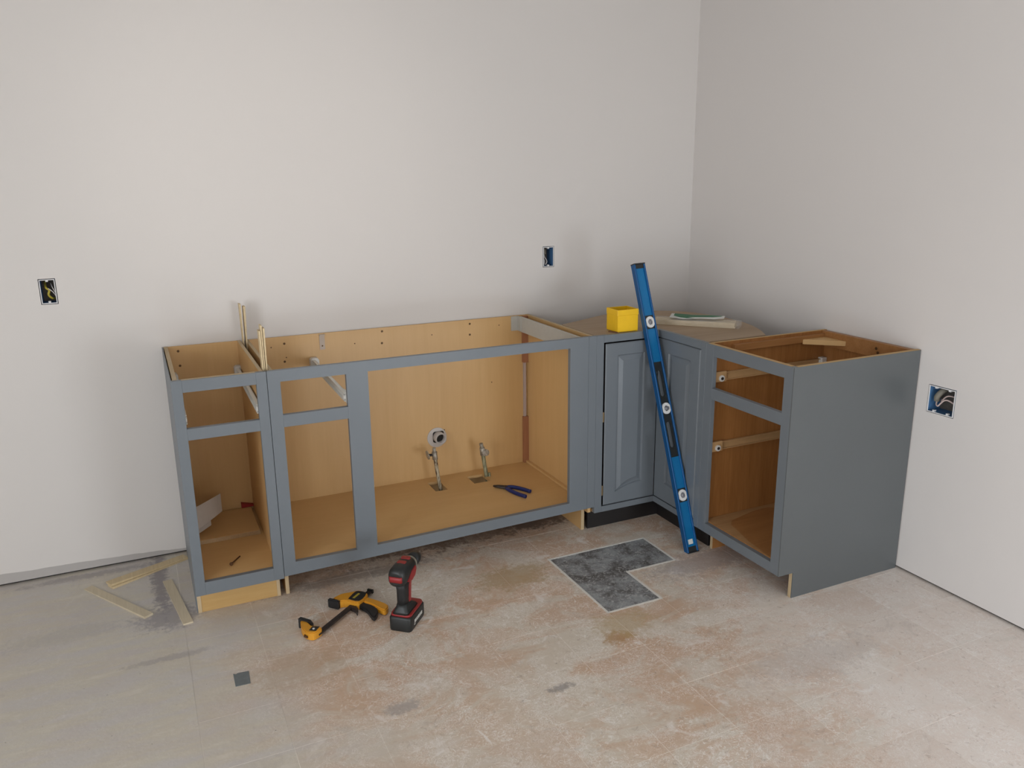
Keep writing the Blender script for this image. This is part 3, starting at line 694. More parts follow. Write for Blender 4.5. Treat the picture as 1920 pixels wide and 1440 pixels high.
def slide_y(y, z, side, rear=False):
    """almond slide along x on a side panel; side=+1 panel is at greater y"""
    b1 = join(B(-0.585, -0.04, y-0.001, y+0.001, z-0.016, z+0.016, 0), B(-0.585, -0.04, y-side*0.011, y, z-0.016, z-0.0135, 0), B(-0.585, -0.04, y-side*0.011, y, z+0.0135, z+0.016, 0))
    s = obj('drawer_slide', b1, 'tan_slide', ce, 'almond metal drawer slide')
    obj('front_bracket', B(-0.589, -0.530, y-side*0.0125, y-side*0.0015, z-0.021, z+0.020, 0.0015), 'tan_slide', s)
    bm = nb(); bmesh.ops.create_cone(bm, cap_ends=True, segments=18, radius1=0.0125, radius2=0.0125, depth=0.006, matrix=Matrix.Translation((-0.556, y-side*0.0155, z-0.006)) @ Matrix.Rotation(math.pi/2, 4, 'X'))
    rl = obj('roller', bm, 'white_plastic', s)
    bm = nb(); bmesh.ops.create_cone(bm, cap_ends=True, segments=14, radius1=0.006, radius2=0.006, depth=0.003, matrix=Matrix.Translation((-0.556, y-side*0.0195, z-0.006)) @ Matrix.Rotation(math.pi/2, 4, 'X'))
    obj('axle', bm, 'dark_steel', rl)
    if rear: obj('rear_bracket', B(-0.04, -0.012, y-0.018, y+0.018, z-0.02, z+0.022, 0.002), 'white_plastic', s)
slide_y(-0.9515, 0.742, 1, True); slide_y(-0.9515, 0.455, 1)
slide_y(-1.3785, 0.742, -1, True); slide_y(-1.3785, 0.455, -1)
# small scuff marks on the end panel and dusty patches on the cabinet floor are pale smears
obj('dust_smear', prism([(-0.59, -0.952), (-0.10, -0.950), (-0.13, -0.978), (-0.20, -0.990), (-0.26, -0.985), (-0.28, -0.972), (-0.36, -0.976), (-0.42, -0.990), (-0.455, -1.000), (-0.50, -1.010), (-0.53, -1.04), (-0.545, -1.10), (-0.57, -1.19), (-0.59, -1.33)], 0.1440, 0.1443, 'z', 0), M['dust'], ce, 'pale dusty patch on the cabinet floor')

# ------------------------------------------------------------------ plumbing
dx, dz = -1.402, 0.340
dp = thing('drain_pipe', 'white drain stub with round escutcheon on the sink cabinet back', 'pipe', (dx, -0.012, dz))
bm = nb(); n = 32; inn = []; out = []
sq = 0.027
for k in range(n):
    a = 2*math.pi*k/n; c_, s_ = math.cos(a), math.sin(a)
    m_ = max(abs(c_), abs(s_)); rq = min(sq/m_, 0.034)
    out.append((dx+0.047*c_, dz+0.047*s_)); inn.append((dx+0.006+rq*c_, dz+0.003+rq*s_))
vs = [[bm.verts.new((x, y, z)) for (x, z) in ring_] for ring_, y in ((out, -0.0122), (out, -0.0150), (inn, -0.0175), (inn, -0.0122))]
for a, b_ in ((0, 1), (1, 2), (2, 3), (3, 0)):
    for k in range(n): bm.faces.new((vs[a][k], vs[a][(k+1) % n], vs[b_][(k+1) % n], vs[b_][k]))
obj('escutcheon', bm, 'white_pvc', dp)
obj('hole_shade', B(dx-0.03, dx+0.04, -0.0125, -0.0121, dz-0.03, dz+0.033, 0), 'dark', dp)  # black plate painting in the darkness of the hole
bm = nb(); px_, pz_ = dx+0.007, dz+0.002; rings = []
for (y, r) in ((-0.0126, 0.0265), (-0.052, 0.0265), (-0.052, 0.0215), (-0.0127, 0.0215)):
    rings.append([bm.verts.new((px_+r*math.cos(2*math.pi*k/28), y, pz_+r*math.sin(2*math.pi*k/28))) for k in range(28)])
for i in range(3):
    for k in range(28): bm.faces.new((rings[i][k], rings[i][(k+1) % 28], rings[i+1][(k+1) % 28], rings[i+1][k])).smooth = True
obj('pipe_stub', bm, 'white_pvc', dp)
bm = nb(); bmesh.ops.create_circle(bm, cap_ends=True, segments=28, radius=0.0214, matrix=Matrix.Translation((px_, -0.020, pz_)) @ Matrix.Rotation(math.pi/2, 4, 'X'))
obj('pipe_shade', bm, 'dark', dp)  # black disc in place of the shade inside the pipe
# supply pipe with shut-off valve, handle turned to the left
s1 = thing('supply_pipe', 'corroded water supply pipe with shut-off valve below the drain', 'pipe', (-1.437, -0.12, 0))
obj('riser', T([(-1.424, -0.125, 0.0), (-1.430, -0.123, 0.11), (-1.442, -0.121, 0.20), (-1.452, -0.12, 0.285)], 0.0085, 12, 4), 'pipe_a', s1)
vb = obj('valve_body', join(T([(-1.4515, -0.12, 0.275), (-1.454, -0.12, 0.310)], 0.0125, 12, 0), T([(-1.454, -0.12, 0.306), (-1.455, -0.12, 0.330)], 0.008, 12, 0)), 'valve', s1)
obj('valve_stem', T([(-1.452, -0.12, 0.297), (-1.482, -0.12, 0.299)], 0.006, 10, 0), 'dark_steel', s1)
bm = nb(); bmesh.ops.create_cone(bm, cap_ends=True, segments=20, radius1=0.021, radius2=0.021, depth=0.004, matrix=Matrix.Translation((-1.486, -0.12, 0.300)) @ Matrix.Rotation(math.radians(80), 4, 'Y'))
obj('valve_handle', bm, 'valve', s1)
s2 = thing('supply_pipe', 'green corroded water supply pipe with round valve handle in the sink cabinet middle', 'pipe', (-1.205, -0.11, 0))
obj('riser', T([(-1.186, -0.118, 0.0), (-1.194, -0.114, 0.11), (-1.206, -0.111, 0.20), (-1.214, -0.11, 0.262)], 0.0095, 12, 4), 'pipe_b', s2)
obj('coupling', T([(-1.183, -0.120, 0.10), (-1.187, -0.118, 0.165)], 0.006, 10, 0), 'pipe_b', s2)
obj('valve_body', join(T([(-1.214, -0.11, 0.255), (-1.217, -0.11, 0.290)], 0.0125, 12, 0), T([(-1.217, -0.11, 0.286), (-1.222, -0.11, 0.312)], 0.009, 12, 0)), 'valve', s2)
bm = nb(); bmesh.ops.create_cone(bm, cap_ends=True, segments=20, radius1=0.017, radius2=0.014, depth=0.014, matrix=Matrix.Translation((-1.205, -0.128, 0.270)) @ Matrix.Rotation(math.radians(78), 4, 'X') @ Matrix.Rotation(0.4, 4, 'Y'))
obj('valve_handle', bm, 'valve', s2)

# ------------------------------------------------------------------ shims
def shim_at(a, b_, wa, wb_, ta, tb, z, mat, label, group, extra_z=0.0):
    """wedge lying flat from a to b"""
    a = V((a[0], a[1], 0)); b_ = V((b_[0], b_[1], 0)); t = (b_-a).normalized(); s = V((-t.y, t.x, 0))
    bm = nb()
    vs = []
    for p, w_, th, dz_ in ((a, wa, ta, 0), (b_, wb_, tb, extra_z)):
        for sgn in (-1, 1):
            q_ = p+s*sgn*w_/2
            vs += [bm.verts.new((q_.x, q_.y, z+dz_)), bm.verts.new((q_.x, q_.y, z+dz_+th))]
    for f in ((0, 1, 3, 2), (4, 6, 7, 5), (0, 4, 5, 1), (2, 3, 7, 6), (1, 5, 7, 3), (0, 2, 6, 4)): bm.faces.new([vs[i] for i in f])
    c = (a+b_)/2
    return single('wood_shim', bm, mat, label, 'shim', (c.x, c.y, z), group)
G1 = 'wood shims on the floor'
shim_at((-2.806, -0.196), (-2.527, -0.055), 0.040, 0.040, 0.009, 0.003, 0.0, 'shim', 'lower shim of the stacked pair pointing at the cabinet side', G1)
shim_at((-2.812, -0.188), (-2.527, -0.048), 0.040, 0.040, 0.008, 0.003, 0.0092, 'shim', 'upper shim of the stacked pair pointing at the cabinet side', G1, -0.006)
shim_at((-2.884, -0.160), (-2.679, -0.493), 0.032, 0.034, 0.003, 0.008, 0.0, 'shim_grey', 'leftmost pale shim lying slantwise on the floor', G1)
shim_at((-2.606, -0.234), (-2.555, -0.608), 0.034, 0.033, 0.003, 0.006, 0.0, 'shim_grey', 'pale shim on the floor next to the bare toe board', G1)
def shim_up(x, y, z0_, z1_, th, lean, label, group, wy=0.036):
    bm = nb(); vs = []
    for z, t_, xo in ((z0_, 0.0022, 0), (z1_, th, lean)):
        for (a, b_) in ((-1, -1), (1, -1), (1, 1), (-1, 1)): vs.append(bm.verts.new((x+xo+a*t_/2, y+b_*wy/2, z)))
    for f in ((3, 2, 1, 0), (4, 5, 6, 7), (0, 1, 5, 4), (1, 2, 6, 5), (2, 3, 7, 6), (3, 0, 4, 7)): bm.faces.new([vs[i] for i in f])
    return single('wood_shim', bm, 'shim', label, 'shim', (x, y, z0_), group)
G2 = 'shims wedged upright between the two left cabinets'
shim_up(-2.2185, -0.055, 0.70, 1.032, 0.006, -0.003, 'taller upright shim wedged between cabinets near the wall', G2)
shim_up(-2.2125, -0.060, 0.70, 1.022, 0.008, 0.006, 'shorter upright shim wedged between cabinets near the wall', G2)
shim_up(-2.2205, -0.572, 0.72, 1.012, 0.0055, -0.003, 'left shim of three wedged upright behind the front frame joint', G2)
shim_up(-2.2160, -0.570, 0.72, 1.030, 0.0050, -0.0010, 'middle, tallest shim of three wedged behind the front frame joint', G2)
shim_up(-2.2110, -0.572, 0.72, 1.020, 0.0060, 0.0015, 'right shim of three wedged upright behind the front frame joint', G2)

# ------------------------------------------------------------------ things inside the narrow cabinet
sh = thing('loose_shelf', 'loose particle-board shelf lying on the bottom of the narrow cabinet', 'shelf', (-2.37, -0.16, ZF))
obj('board', B(-2.492, -2.250, -0.290, -0.030, ZF, ZF+0.017), 'maple_floor', sh)
obj('front_edge', B(-2.4915, -2.2505, -0.2915, -0.290, ZF+0.0005, ZF+0.0165, 0), 'particle', sh, 'raw particle-board edge')
pp = thing('booklet', 'folded printed paper booklet leaning inside the narrow cabinet', 'paper', (-2.43, -0.20, ZF+0.017))
def sheet(p0, p1, p2, p3, t=0.0015, n=6, sag=0.006):
    p0, p1, p2, p3 = map(V, (p0, p1, p2, p3)); bm = nb(); nrm = (p1-p0).cross(p3-p0).normalized()
    g1, g2 = [], []
    for j in range(n+1):
        r1, r2 = [], []
        for i in range(n+1):
            s_, t_ = i/n, j/n
            p = p0.lerp(p1, s_).lerp(p3.lerp(p2, s_), t_)+nrm*sag*math.sin(s_*math.pi)
            r1.append(bm.verts.new(p)); r2.append(bm.verts.new(p+nrm*t))
        g1.append(r1); g2.append(r2)
    for j in range(n):
        for i in range(n):
            bm.faces.new((g1[j][i], g1[j][i+1], g1[j+1][i+1], g1[j+1][i])); bm.faces.new((g2[j][i], g2[j+1][i], g2[j+1][i+1], g2[j][i+1]))
    for i in range(n):
        for g_ in (0, n):
            bm.faces.new((g1[g_][i], g1[g_][i+1], g2[g_][i+1], g2[g_][i])); bm.faces.new((g1[i][g_], g1[i+1][g_], g2[i+1][g_], g2[i][g_]))
    return bm
obj('front_page', sheet((-2.495, -0.262, 0.189), (-2.378, -0.205, 0.236), (-2.376, -0.180, 0.302), (-2.495, -0.230, 0.272)), 'paper', pp)
obj('back_page', sheet((-2.495, -0.250, 0.166), (-2.424, -0.225, 0.194), (-2.424, -0.205, 0.232), (-2.495, -0.222, 0.212)), 'paper', pp)
single('plastic_wedge', prism([(-2.288, 0.166), (-2.234, 0.166), (-2.234, 0.171), (-2.288, 0.186)], -0.034, -0.013, 'y', 0.0006), 'red_label', 'small dark red wedge at the back of the loose shelf', 'wedge', (-2.26, -0.024, 0.165))
sw = thing('wood_screw', 'long rusty screw on the bottom of the narrow cabinet', 'screw', (-2.37, -0.50, ZF))
obj('shank', T([(-2.386, -0.520, ZF+0.0062), (-2.350, -0.462, ZF+0.0022)], 0.0024, 8, 0), 'rust', sw)
obj('head', T([(-2.3885, -0.524, ZF+0.0068), (-2.386, -0.520, ZF+0.0064)], 0.006, 12, 0), 'rust', sw)

# ------------------------------------------------------------------ pliers
pl = thing('pliers', 'pliers with dark blue grips on the sink cabinet bottom', 'pliers', (-1.16, -0.34, ZF))
z_ = ZF+0.008
obj('jaws', join(tube(nb(), [(-1.228, -0.258, z_), (-1.212, -0.272, z_), (-1.192, -0.290, z_), (-1.178, -0.304, z_)], 0.01, 10, [0.006, 0.011, 0.0125, 0.009], 0.6)), 'dark_steel', pl)
bm = nb(); bmesh.ops.create_cone(bm, cap_ends=True, segments=14, radius1=0.011, radius2=0.010, depth=0.012, matrix=Matrix.Translation((-1.186, -0.297, z_)))
obj('pivot', bm, 'dark_steel', pl)
obj('grip', T([(-1.178, -0.300, z_), (-1.155, -0.310, z_), (-1.130, -0.345, z_), (-1.108, -0.392, z_)], 0.0085, 12, 6), 'pliers_blue', pl)
obj('grip', T([(-1.186, -0.312, z_), (-1.183, -0.340, z_), (-1.172, -0.385, z_), (-1.152, -0.436, z_)], 0.0085, 12, 6), 'pliers_blue', pl)

# ------------------------------------------------------------------ yellow box and shim pack on the corner top
ZH = H-0.0012
yb = thing('plastic_box', 'open yellow plastic box on the corner cabinet top', 'box', (-0.75, -0.545, ZH))
bx0, bx1, by0, by1, bh, tw = -0.0490, 0.0490, -0.0420, 0.0460, 0.094, 0.003
def yx(bm): return xform(bm, Matrix.Translation((-0.7500, -0.5500, ZH)) @ Matrix.Rotation(math.radians(-1), 4, 'Z'))
body = join(B(bx0, bx1, by0, by1, 0.002, 0.006, 0), B(bx0, bx0+tw, by0, by1, 0.006, 0.070, 0), B(bx1-tw, bx1, by0, by1, 0.006, 0.070, 0), B(bx0+tw, bx1-tw, by0, by0+tw, 0.006, 0.070, 0), B(bx0+tw, bx1-tw, by1-tw, by1, 0.006, 0.070, 0))
obj('body', yx(body), 'yellow_box', yb)
o_ = 0.0014; col = [(bx0-o_, bx1+o_, by0-o_, by0+tw), (bx0-o_, bx1+o_, by1-tw, by1+o_), (bx0-o_, bx0+tw, by0+tw, by1-tw), (bx1-tw, bx1+o_, by0+tw, by1-tw)]
obj('collar', yx(join(*[B(a, b_, c_, d_, 0.0702, bh, 0.0008) for a, b_, c_, d_ in col])), 'yellow_box', yb)
for fx in (bx0+0.006, bx1-0.006):
    for fy in (by0+0.006, by1-0.006): obj('foot', yx(B(fx-0.003, fx+0.003, fy-0.003, fy+0.003, 0, 0.002, 0)), 'yellow_box', yb)
single('wood_sliver', prism([(-0.822, -0.556), (-0.803, -0.600), (-0.800, -0.596), (-0.8035, -0.560), (-0.812, -0.550)], ZH, ZH+0.004, 'z', 0), 'blade', 'thin brown wood sliver beside the yellow box', 'wood scrap', (-0.81, -0.575, ZH))
# pack of shims
pk = thing('shim_pack', 'plastic-wrapped pack of wood shims with green label on the corner top', 'shims', (-0.41, -0.60, ZH))
pa = V((-0.555, -0.488)); pb_ = V((-0.316, -0.748)); pt = (pb_-pa); plen = pt.length; pt.normalize(); ps = V((-pt.y, pt.x))   # ps points to the back
PM = Matrix(((pt.x, ps.x, 0, pa.x), (pt.y, ps.y, 0, pa.y), (0, 0, 1, ZH), (0, 0, 0, 1)))
for lay in range(4):
    for c_ in range(2):
        ra = random.uniform(-0.004, 0.004)
        bm = nb(); za = lay*0.0055+0.0004; y0_ = 0.001+c_*0.033
        vs = [bm.verts.new(p) for p in ((0.004+ra, y0_, za), (plen-0.004+ra, y0_, za), (plen-0.004+ra, y0_+0.032, za), (0.004+ra, y0_+0.032, za),
                                       (0.004+ra, y0_, za+0.0048), (plen-0.004+ra, y0_, za+0.0052), (plen-0.004+ra, y0_+0.032, za+0.0052), (0.004+ra, y0_+0.032, za+0.0048))]
        for f in ((3, 2, 1, 0), (4, 5, 6, 7), (0, 1, 5, 4), (1, 2, 6, 5), (2, 3, 7, 6), (3, 0, 4, 7)): bm.faces.new([vs[i] for i in f])
        obj('shim', xform(bm, PM), 'shim', pk)
bm = nb()
W_ = 14; Hs = 6; grid = []
sec = [(-0.002, 0.0006), (-0.003, 0.012), (0.000, 0.0245), (0.020, 0.0275), (0.045, 0.0275), (0.068, 0.0245), (0.072, 0.012), (0.071, 0.0006)]
for i in range(W_+1):
    s_ = i/W_; row = []
    for (a, b_) in sec:
        k = 1.0+0.06*random.uniform(-1, 1); e_ = 0.0 if i < W_ else 0.010
        row.append(bm.verts.new((-0.004+s_*(plen+0.012)+e_, 0.034+(a-0.034)*k, max(0.0005, b_*(1+0.10*random.uniform(-0.2, 1))))))
    grid.append(row)
for i in range(W_):
    for j in range(len(sec)-1): bm.faces.new((grid[i][j], grid[i][j+1], grid[i+1][j+1], grid[i+1][j])).smooth = True
bm.faces.new(grid[0]); bm.faces.new(grid[-1])
obj('plastic_wrap', xform(bm, PM), 'wrap', pk, 'crinkled clear plastic wrap')
LZ = 0.0290
def slope(bm):
    for v in bm.verts: v.co.z += v.co.y*0.16+0.0015*math.sin(v.co.x*90)
    return bm
obj('label', xform(slope(prism([(0.07, 0.012), (0.10, 0.006), (0.13, 0.002), (0.17, 0.008), (0.21, 0.018), (0.26, 0.024), (0.30, 0.030), (0.30, 0.062), (0.24, 0.066), (0.18, 0.064), (0.12, 0.067), (0.07, 0.066)], LZ, LZ+0.0005, 'z', 0)), PM), 'label_white', pk, 'white paper label')
obj('label_print', xform(slope(prism([(0.085, 0.034), (0.10, 0.026), (0.135, 0.010), (0.16, 0.012), (0.20, 0.024), (0.27, 0.034), (0.29, 0.060), (0.24, 0.063), (0.18, 0.061), (0.12, 0.064), (0.085, 0.062)], LZ+0.0006, LZ+0.0011, 'z', 0)), PM), 'green', pk, 'dark green print')

# ------------------------------------------------------------------ spirit level leaning on the cabinets
lb = V((-0.633, -0.944, 0.0)); lc = V((-0.6655, -0.6445, 0.881))
lt = V((lc-lb)).normalized()
lx = V((1, 0.02, 0)); lx = (lx-lt*lx.dot(lt)).normalized(); ln = lx.cross(lt).normalized()     # ln: towards the viewer
if ln.y > 0: ln = -ln
lv = thing('spirit_level', 'long blue spirit level leaning against the corner cabinet', 'level', lb)
LW, LD, LL = 0.056, 0.025, 1.218
def LP(a, l, d): return lb+lx*a+lt*(l)+ln*(d-0.0)
def lbox(a0, a1, l0, l1, d0, d1, bev=0.0):
    bm = nb(); box(bm, a0, a1, d0, d1, l0, l1, bev)
    Mx = Matrix(((lx.x, -ln.x*-1, lt.x, lb.x), (lx.y, ln.y, lt.y, lb.y), (lx.z, ln.z, lt.z, lb.z), (0, 0, 0, 1)))
    return xform(bm, Mx)
off = 0.012
# flanges on both edges, web between them (front face at d=0, back at d=-LD); web has openings for vials and hand holes
web = [(0.004, 0.212), (0.268, 0.400), (0.800, 0.940), (0.996, LL-0.004)]
obj('rail', lbox(-LW/2, -LW/2+0.0075, 0.004, LL-0.004, -LD, 0, 0.0012), 'blue_shaded', lv)
obj('rail', lbox(LW/2-0.0075, LW/2, 0.004, LL-0.004, -LD, 0, 0.0012), 'blue_shaded', lv)
for a, b_ in web: obj('web', lbox(-LW/2+0.0075, LW/2-0.0075, a, b_, -0.019, -0.006), 'blue', lv)
# black grip section with two slots
def slot_plate(l0, l1, slots, d0, d1, hw):
    bm = nb()
    def arcpts(s0, s1, w_):
        pts = []
        for k in range(9): a = math.pi*k/8; pts.append((math.cos(a)*w_, s1-w_+math.sin(a)*w_))
        for k in range(9): a = math.pi+math.pi*k/8; pts.append((math.cos(a)*w_, s0+w_+math.sin(a)*w_))
        return pts
    loops = [[(-hw, l0), (hw, l0), (hw, l1), (-hw, l1)]]+[arcpts(a, b_, w_) for a, b_, w_ in slots]
    layers = []
    for d in (d0, d1):
        es = []; vv = []
        for lp in loops:
            v_ = [bm.verts.new(LP(x, l, d)) for x, l in lp]; vv.append(v_)
            es += [bm.edges.new((v_[i], v_[(i+1) % len(v_)])) for i in range(len(v_))]
        bmesh.ops.triangle_fill(bm, use_beauty=True, edges=es); layers.append(vv)
    for va, vb_ in zip(*layers):
        for i in range(len(va)): bm.faces.new((va[i], va[(i+1) % len(va)], vb_[(i+1) % len(vb_)], vb_[i]))
    return bm
obj('hand_grip', slot_plate(0.400, 0.800, [(0.655, 0.765, 0.0095), (0.440, 0.548, 0.0095)], -0.0135, -0.008, LW/2-0.0075), 'black_plastic', lv, 'black grip with two slots')
for lc_, hw in ((0.240, 0.028), (0.968, 0.028)):
    obj('vial_housing', lbox(-LW/2+0.0075, LW/2-0.0075, lc_-hw, lc_+hw, -0.021, -0.004), 'black_plastic', lv)
def disc(l, r0, r1, d0, d1, sq=1.25, seg=28):
    bm = nb(); R = []
    for (r, d) in ((r1, d0), (r1, d1), (r0, d1), (r0, d0)):
        R.append([bm.verts.new(LP(min(max(r*math.cos(2*math.pi*k/seg), -0.019), 0.019), l+r*sq*math.sin(2*math.pi*k/seg), d)) for k in range(seg)])
    for i in range(4):
        for k in range(seg): bm.faces.new((R[i][k], R[i][(k+1) % seg], R[(i+1) % 4][(k+1) % seg], R[(i+1) % 4][k]))
    return bm
for l in (0.240, 0.604, 0.968):
    rg = obj('vial_ring', disc(l, 0.0105, 0.0215, -0.006, 0.0005, 1.1), 'vial', lv, 'white vial ring')
    vt = T([LP(-0.0105, l, -0.004), LP(0.0105, l, -0.004)], 0.0085, 12, 0) if l == 0.604 else T([LP(-0.0, l-0.010, -0.004), LP(0.0, l+0.010, -0.004)], 0.0085, 12, 0)
    obj('vial', vt, 'vial_glass', rg)
obj('end_cap', lbox(-LW/2, LW/2, LL-0.0045, LL, -LD, 0.0005), 'black_plastic', lv)
obj('end_cap', lbox(-LW/2+0.007, LW/2-0.007, LL-0.022, LL-0.0045, -0.0195, -0.004), 'black_plastic', lv)
obj('end_cap', lbox(-LW/2, LW/2, 0.0, 0.0045, -LD, 0.0005), 'black_plastic', lv)
obj('end_cap', lbox(-LW/2+0.007, LW/2-0.007, 0.0045, 0.026, -0.0195, -0.005), 'black_plastic', lv)
obj('sticker', lbox(-0.012, 0.011, 0.036, 0.056, -0.006, -0.0054), 'label_white', lv, 'worn pale sticker')

# ------------------------------------------------------------------ bar clamp on the floor
cl = thing('bar_clamp', 'yellow and black quick-grip bar clamp lying on the floor', 'clamp', (-2.05, -0.78, 0))
def roundp(pts, n=4): return [(p.x, p.y) for p in spline([V((a, b_, 0)) for a, b_ in pts]+[V((*pts[0], 0))], n)[:-1]]
jaw = roundp([(-2.204, -0.812), (-2.208, -0.848), (-2.205, -0.879), (-2.195, -0.900), (-2.179, -0.910), (-2.161, -0.902), (-2.147, -0.888), (-2.155, -0.874), (-2.164, -0.865), (-2.175, -0.860), (-2.180, -0.842), (-2.190, -0.816)], 3)
obj('fixed_jaw', prism(jaw, 0.001, 0.031, 'z', 0.003), 'yellow_clamp', cl)
obj('jaw_pad', prism([(-2.210, -0.806), (-2.200, -0.797), (-2.172, -0.832), (-2.168, -0.858), (-2.174, -0.861), (-2.180, -0.838)], 0.0, 0.038, 'z', 0.0015), 'black_rubber', cl)
obj('jaw_inset', prism([(-2.190, -0.889), (-2.174, -0.868), (-2.152, -0.880), (-2.170, -0.902)], 0.0308, 0.0320, 'z', 0), 'black_plastic', cl)
bm = nb(); bmesh.ops.create_cone(bm, cap_ends=True, segments=14, radius1=0.0055, radius2=0.004, depth=0.003, matrix=Matrix.Translation((-2.173, -0.885, 0.0335)))
obj('rivet', bm, 'steel', cl)
bdir = V((0.724, 0.690, 0)).normalized(); bs = V((-bdir.y, bdir.x, 0))
b0 = V((-2.165, -0.896, 0)); b1_ = V((-1.9255, -0.690, 0)); bdir = (b1_-b0).normalized(); bs = V((-bdir.y, bdir.x, 0))
obj('bar', prism([tuple((b0+bs*0.0095)[:2]), tuple((b0-bs*0.0095)[:2]), tuple((b1_-bs*0.0095)[:2]), tuple((b1_+bs*0.0095)[:2])], 0.010, 0.0165, 'z', 0.0005), 'dark_steel', cl, 'dark steel bar')
obj('bar_stop', prism([tuple((b1_+bs*0.012)[:2]), tuple((b1_-bs*0.012)[:2]), tuple((b1_-bs*0.012+bdir*0.008)[:2]), tuple((b1_+bs*0.012+bdir*0.008)[:2])], 0.006, 0.021, 'z', 0.001), 'black_plastic', cl)
obj('slot_mark', prism([(-2.204, -0.884), (-2.196, -0.897), (-2.199, -0.901), (-2.208, -0.888)], 0.010, 0.018, 'z', 0), 'rust', cl)
body = roundp([(-2.066, -0.706), (-2.034, -0.690), (-1.998, -0.692), (-1.968, -0.694), (-1.953, -0.710), (-1.945, -0.730), (-1.952, -0.750), (-1.990, -0.781), (-2.012, -0.762), (-2.034, -0.742), (-2.058, -0.738)], 3)
obj('moving_head', prism(body, 0.001, 0.031, 'z', 0.003), 'yellow_clamp', cl)
pd = V((-2.0625, -0.7235, 0)); pdv = V((0.66, -0.75, 0)).normalized(); pn_ = V((-0.75, -0.66, 0))
obj('jaw_pad', prism([tuple((pd+pdv*0.022+pn_*0.0)[:2]), tuple((pd-pdv*0.024)[:2]), tuple((pd-pdv*0.024+pn_*0.011)[:2]), tuple((pd-pdv*0.02+pn_*0.014)[:2]), tuple((pd+pdv*0.018+pn_*0.014)[:2]), tuple((pd+pdv*0.022+pn_*0.011)[:2])], 0.0, 0.036, 'z', 0.004), 'black_rubber', cl)
ins = roundp([(-2.018, -0.739), (-1.984, -0.702), (-1.966, -0.704), (-1.949, -0.730), (-1.986, -0.771)], 3)
obj('head_inset', prism(ins, 0.0308, 0.0322, 'z', 0), 'black_plastic', cl)
obj('head_label', prism([(-2.003, -0.740), (-1.975, -0.716), (-1.970, -0.723), (-1.997, -0.747)], 0.0321, 0.0326, 'z', 0), M['wire_yellow'], cl, 'small cream label')
hd = roundp([(-1.952, -0.742), (-1.930, -0.772), (-1.912, -0.800), (-1.898, -0.828), (-1.903, -0.852), (-1.919, -0.862), (-1.934, -0.838), (-1.950, -0.800), (-1.970, -0.768)], 3)
obj('handle', prism(hd, 0.002, 0.026, 'z', 0.004), 'yellow_clamp', cl)
tg = roundp([(-1.988, -0.764), (-1.968, -0.762), (-1.951, -0.780), (-1.941, -0.810), (-1.938, -0.842), (-1.948, -0.870), (-1.963, -0.886), (-1.969, -0.872), (-1.973, -0.826), (-1.988, -0.786)], 3)
obj('trigger', prism(tg, 0.003, 0.021, 'z', 0.003), 'black_rubber', cl)
obj('release_lever', prism([(-2.022, -0.775), (-2.000, -0.778), (-1.998, -0.800), (-2.006, -0.824), (-2.009, -0.822), (-2.008, -0.804), (-2.016, -0.790)], 0.004, 0.019, 'z', 0.001), 'dark_steel', cl)

# ------------------------------------------------------------------ cordless drill
du = V((0.656, 0.755, 0)); ds = V((0.755, -0.656, 0)); dO = V((-1.857, -0.931, 0))
dd = thing('cordless_drill', 'red and black cordless drill standing on its battery', 'drill', dO)
DM = Matrix(((du.x, ds.x, 0, dO.x), (du.y, ds.y, 0, dO.y), (0, 0, 1, 0), (0, 0, 0, 1)))     # local: (u, s, z)
def D(bm): return xform(bm, DM)
def loft(rings, cap=True, smooth=True):
    bm = nb(); R = [[bm.verts.new(p) for p in r] for r in rings]; n = len(R[0])
    for i in range(len(R)-1):
        for k in range(n): bm.faces.new((R[i][k], R[i][(k+1) % n], R[i+1][(k+1) % n], R[i+1][k])).smooth = smooth
    if cap: bm.faces.new(R[0][::-1]); bm.faces.new(R[-1])
    return bm
def rrect(u0_, u1_, s0_, s1_, z, r, n=4):
    pts = []
    for (cu, cs, a0) in ((u1_-r, s1_-r, 0), (u0_+r, s1_-r, 90), (u0_+r, s0_+r, 180), (u1_-r, s0_+r, 270)):
        for k in range(n+1): a = math.radians(a0+90*k/n); pts.append((cu+r*math.cos(a), cs+r*math.sin(a), z))
    return pts
bt = obj('battery', D(loft([rrect(-0.066, 0.064, -0.039, 0.039, 0.0, 0.012), rrect(-0.067, 0.066, -0.040, 0.040, 0.006, 0.012), rrect(-0.067, 0.066, -0.040, 0.040, 0.046, 0.012), rrect(-0.064, 0.062, -0.037, 0.037, 0.053, 0.011)])), 'black_plastic', dd, 'black battery pack')
for k, (ua, ub, za, zb_) in enumerate(((-0.030, -0.012, 0.018, 0.030), (-0.009, 0.000, 0.018, 0.030), (0.003, 0.014, 0.018, 0.030), (0.017, 0.025, 0.018, 0.030), (0.028, 0.038, 0.018, 0.030), (-0.034, -0.024, 0.012, 0.016))):
    obj('lettering', D(B(ua, ub, 0.0399, 0.0404, za, zb_, 0)), 'label_white', bt)
obj('base_trim', D(loft([rrect(-0.062, 0.062, -0.0375, 0.0375, 0.0525, 0.014), rrect(-0.060, 0.060, -0.0365, 0.0365, 0.060, 0.014)])), 'red_plastic', dd, 'red trim round the handle base')
obj('handle_base', D(loft([rrect(-0.061, 0.036, -0.030, 0.030, 0.0595, 0.012), rrect(-0.058, 0.028, -0.027, 0.027, 0.068, 0.012), rrect(-0.052, 0.010, -0.021, 0.021, 0.080, 0.012), rrect(-0.048, -0.004, -0.0185, 0.0185, 0.092, 0.012)])), 'black_plastic', dd)
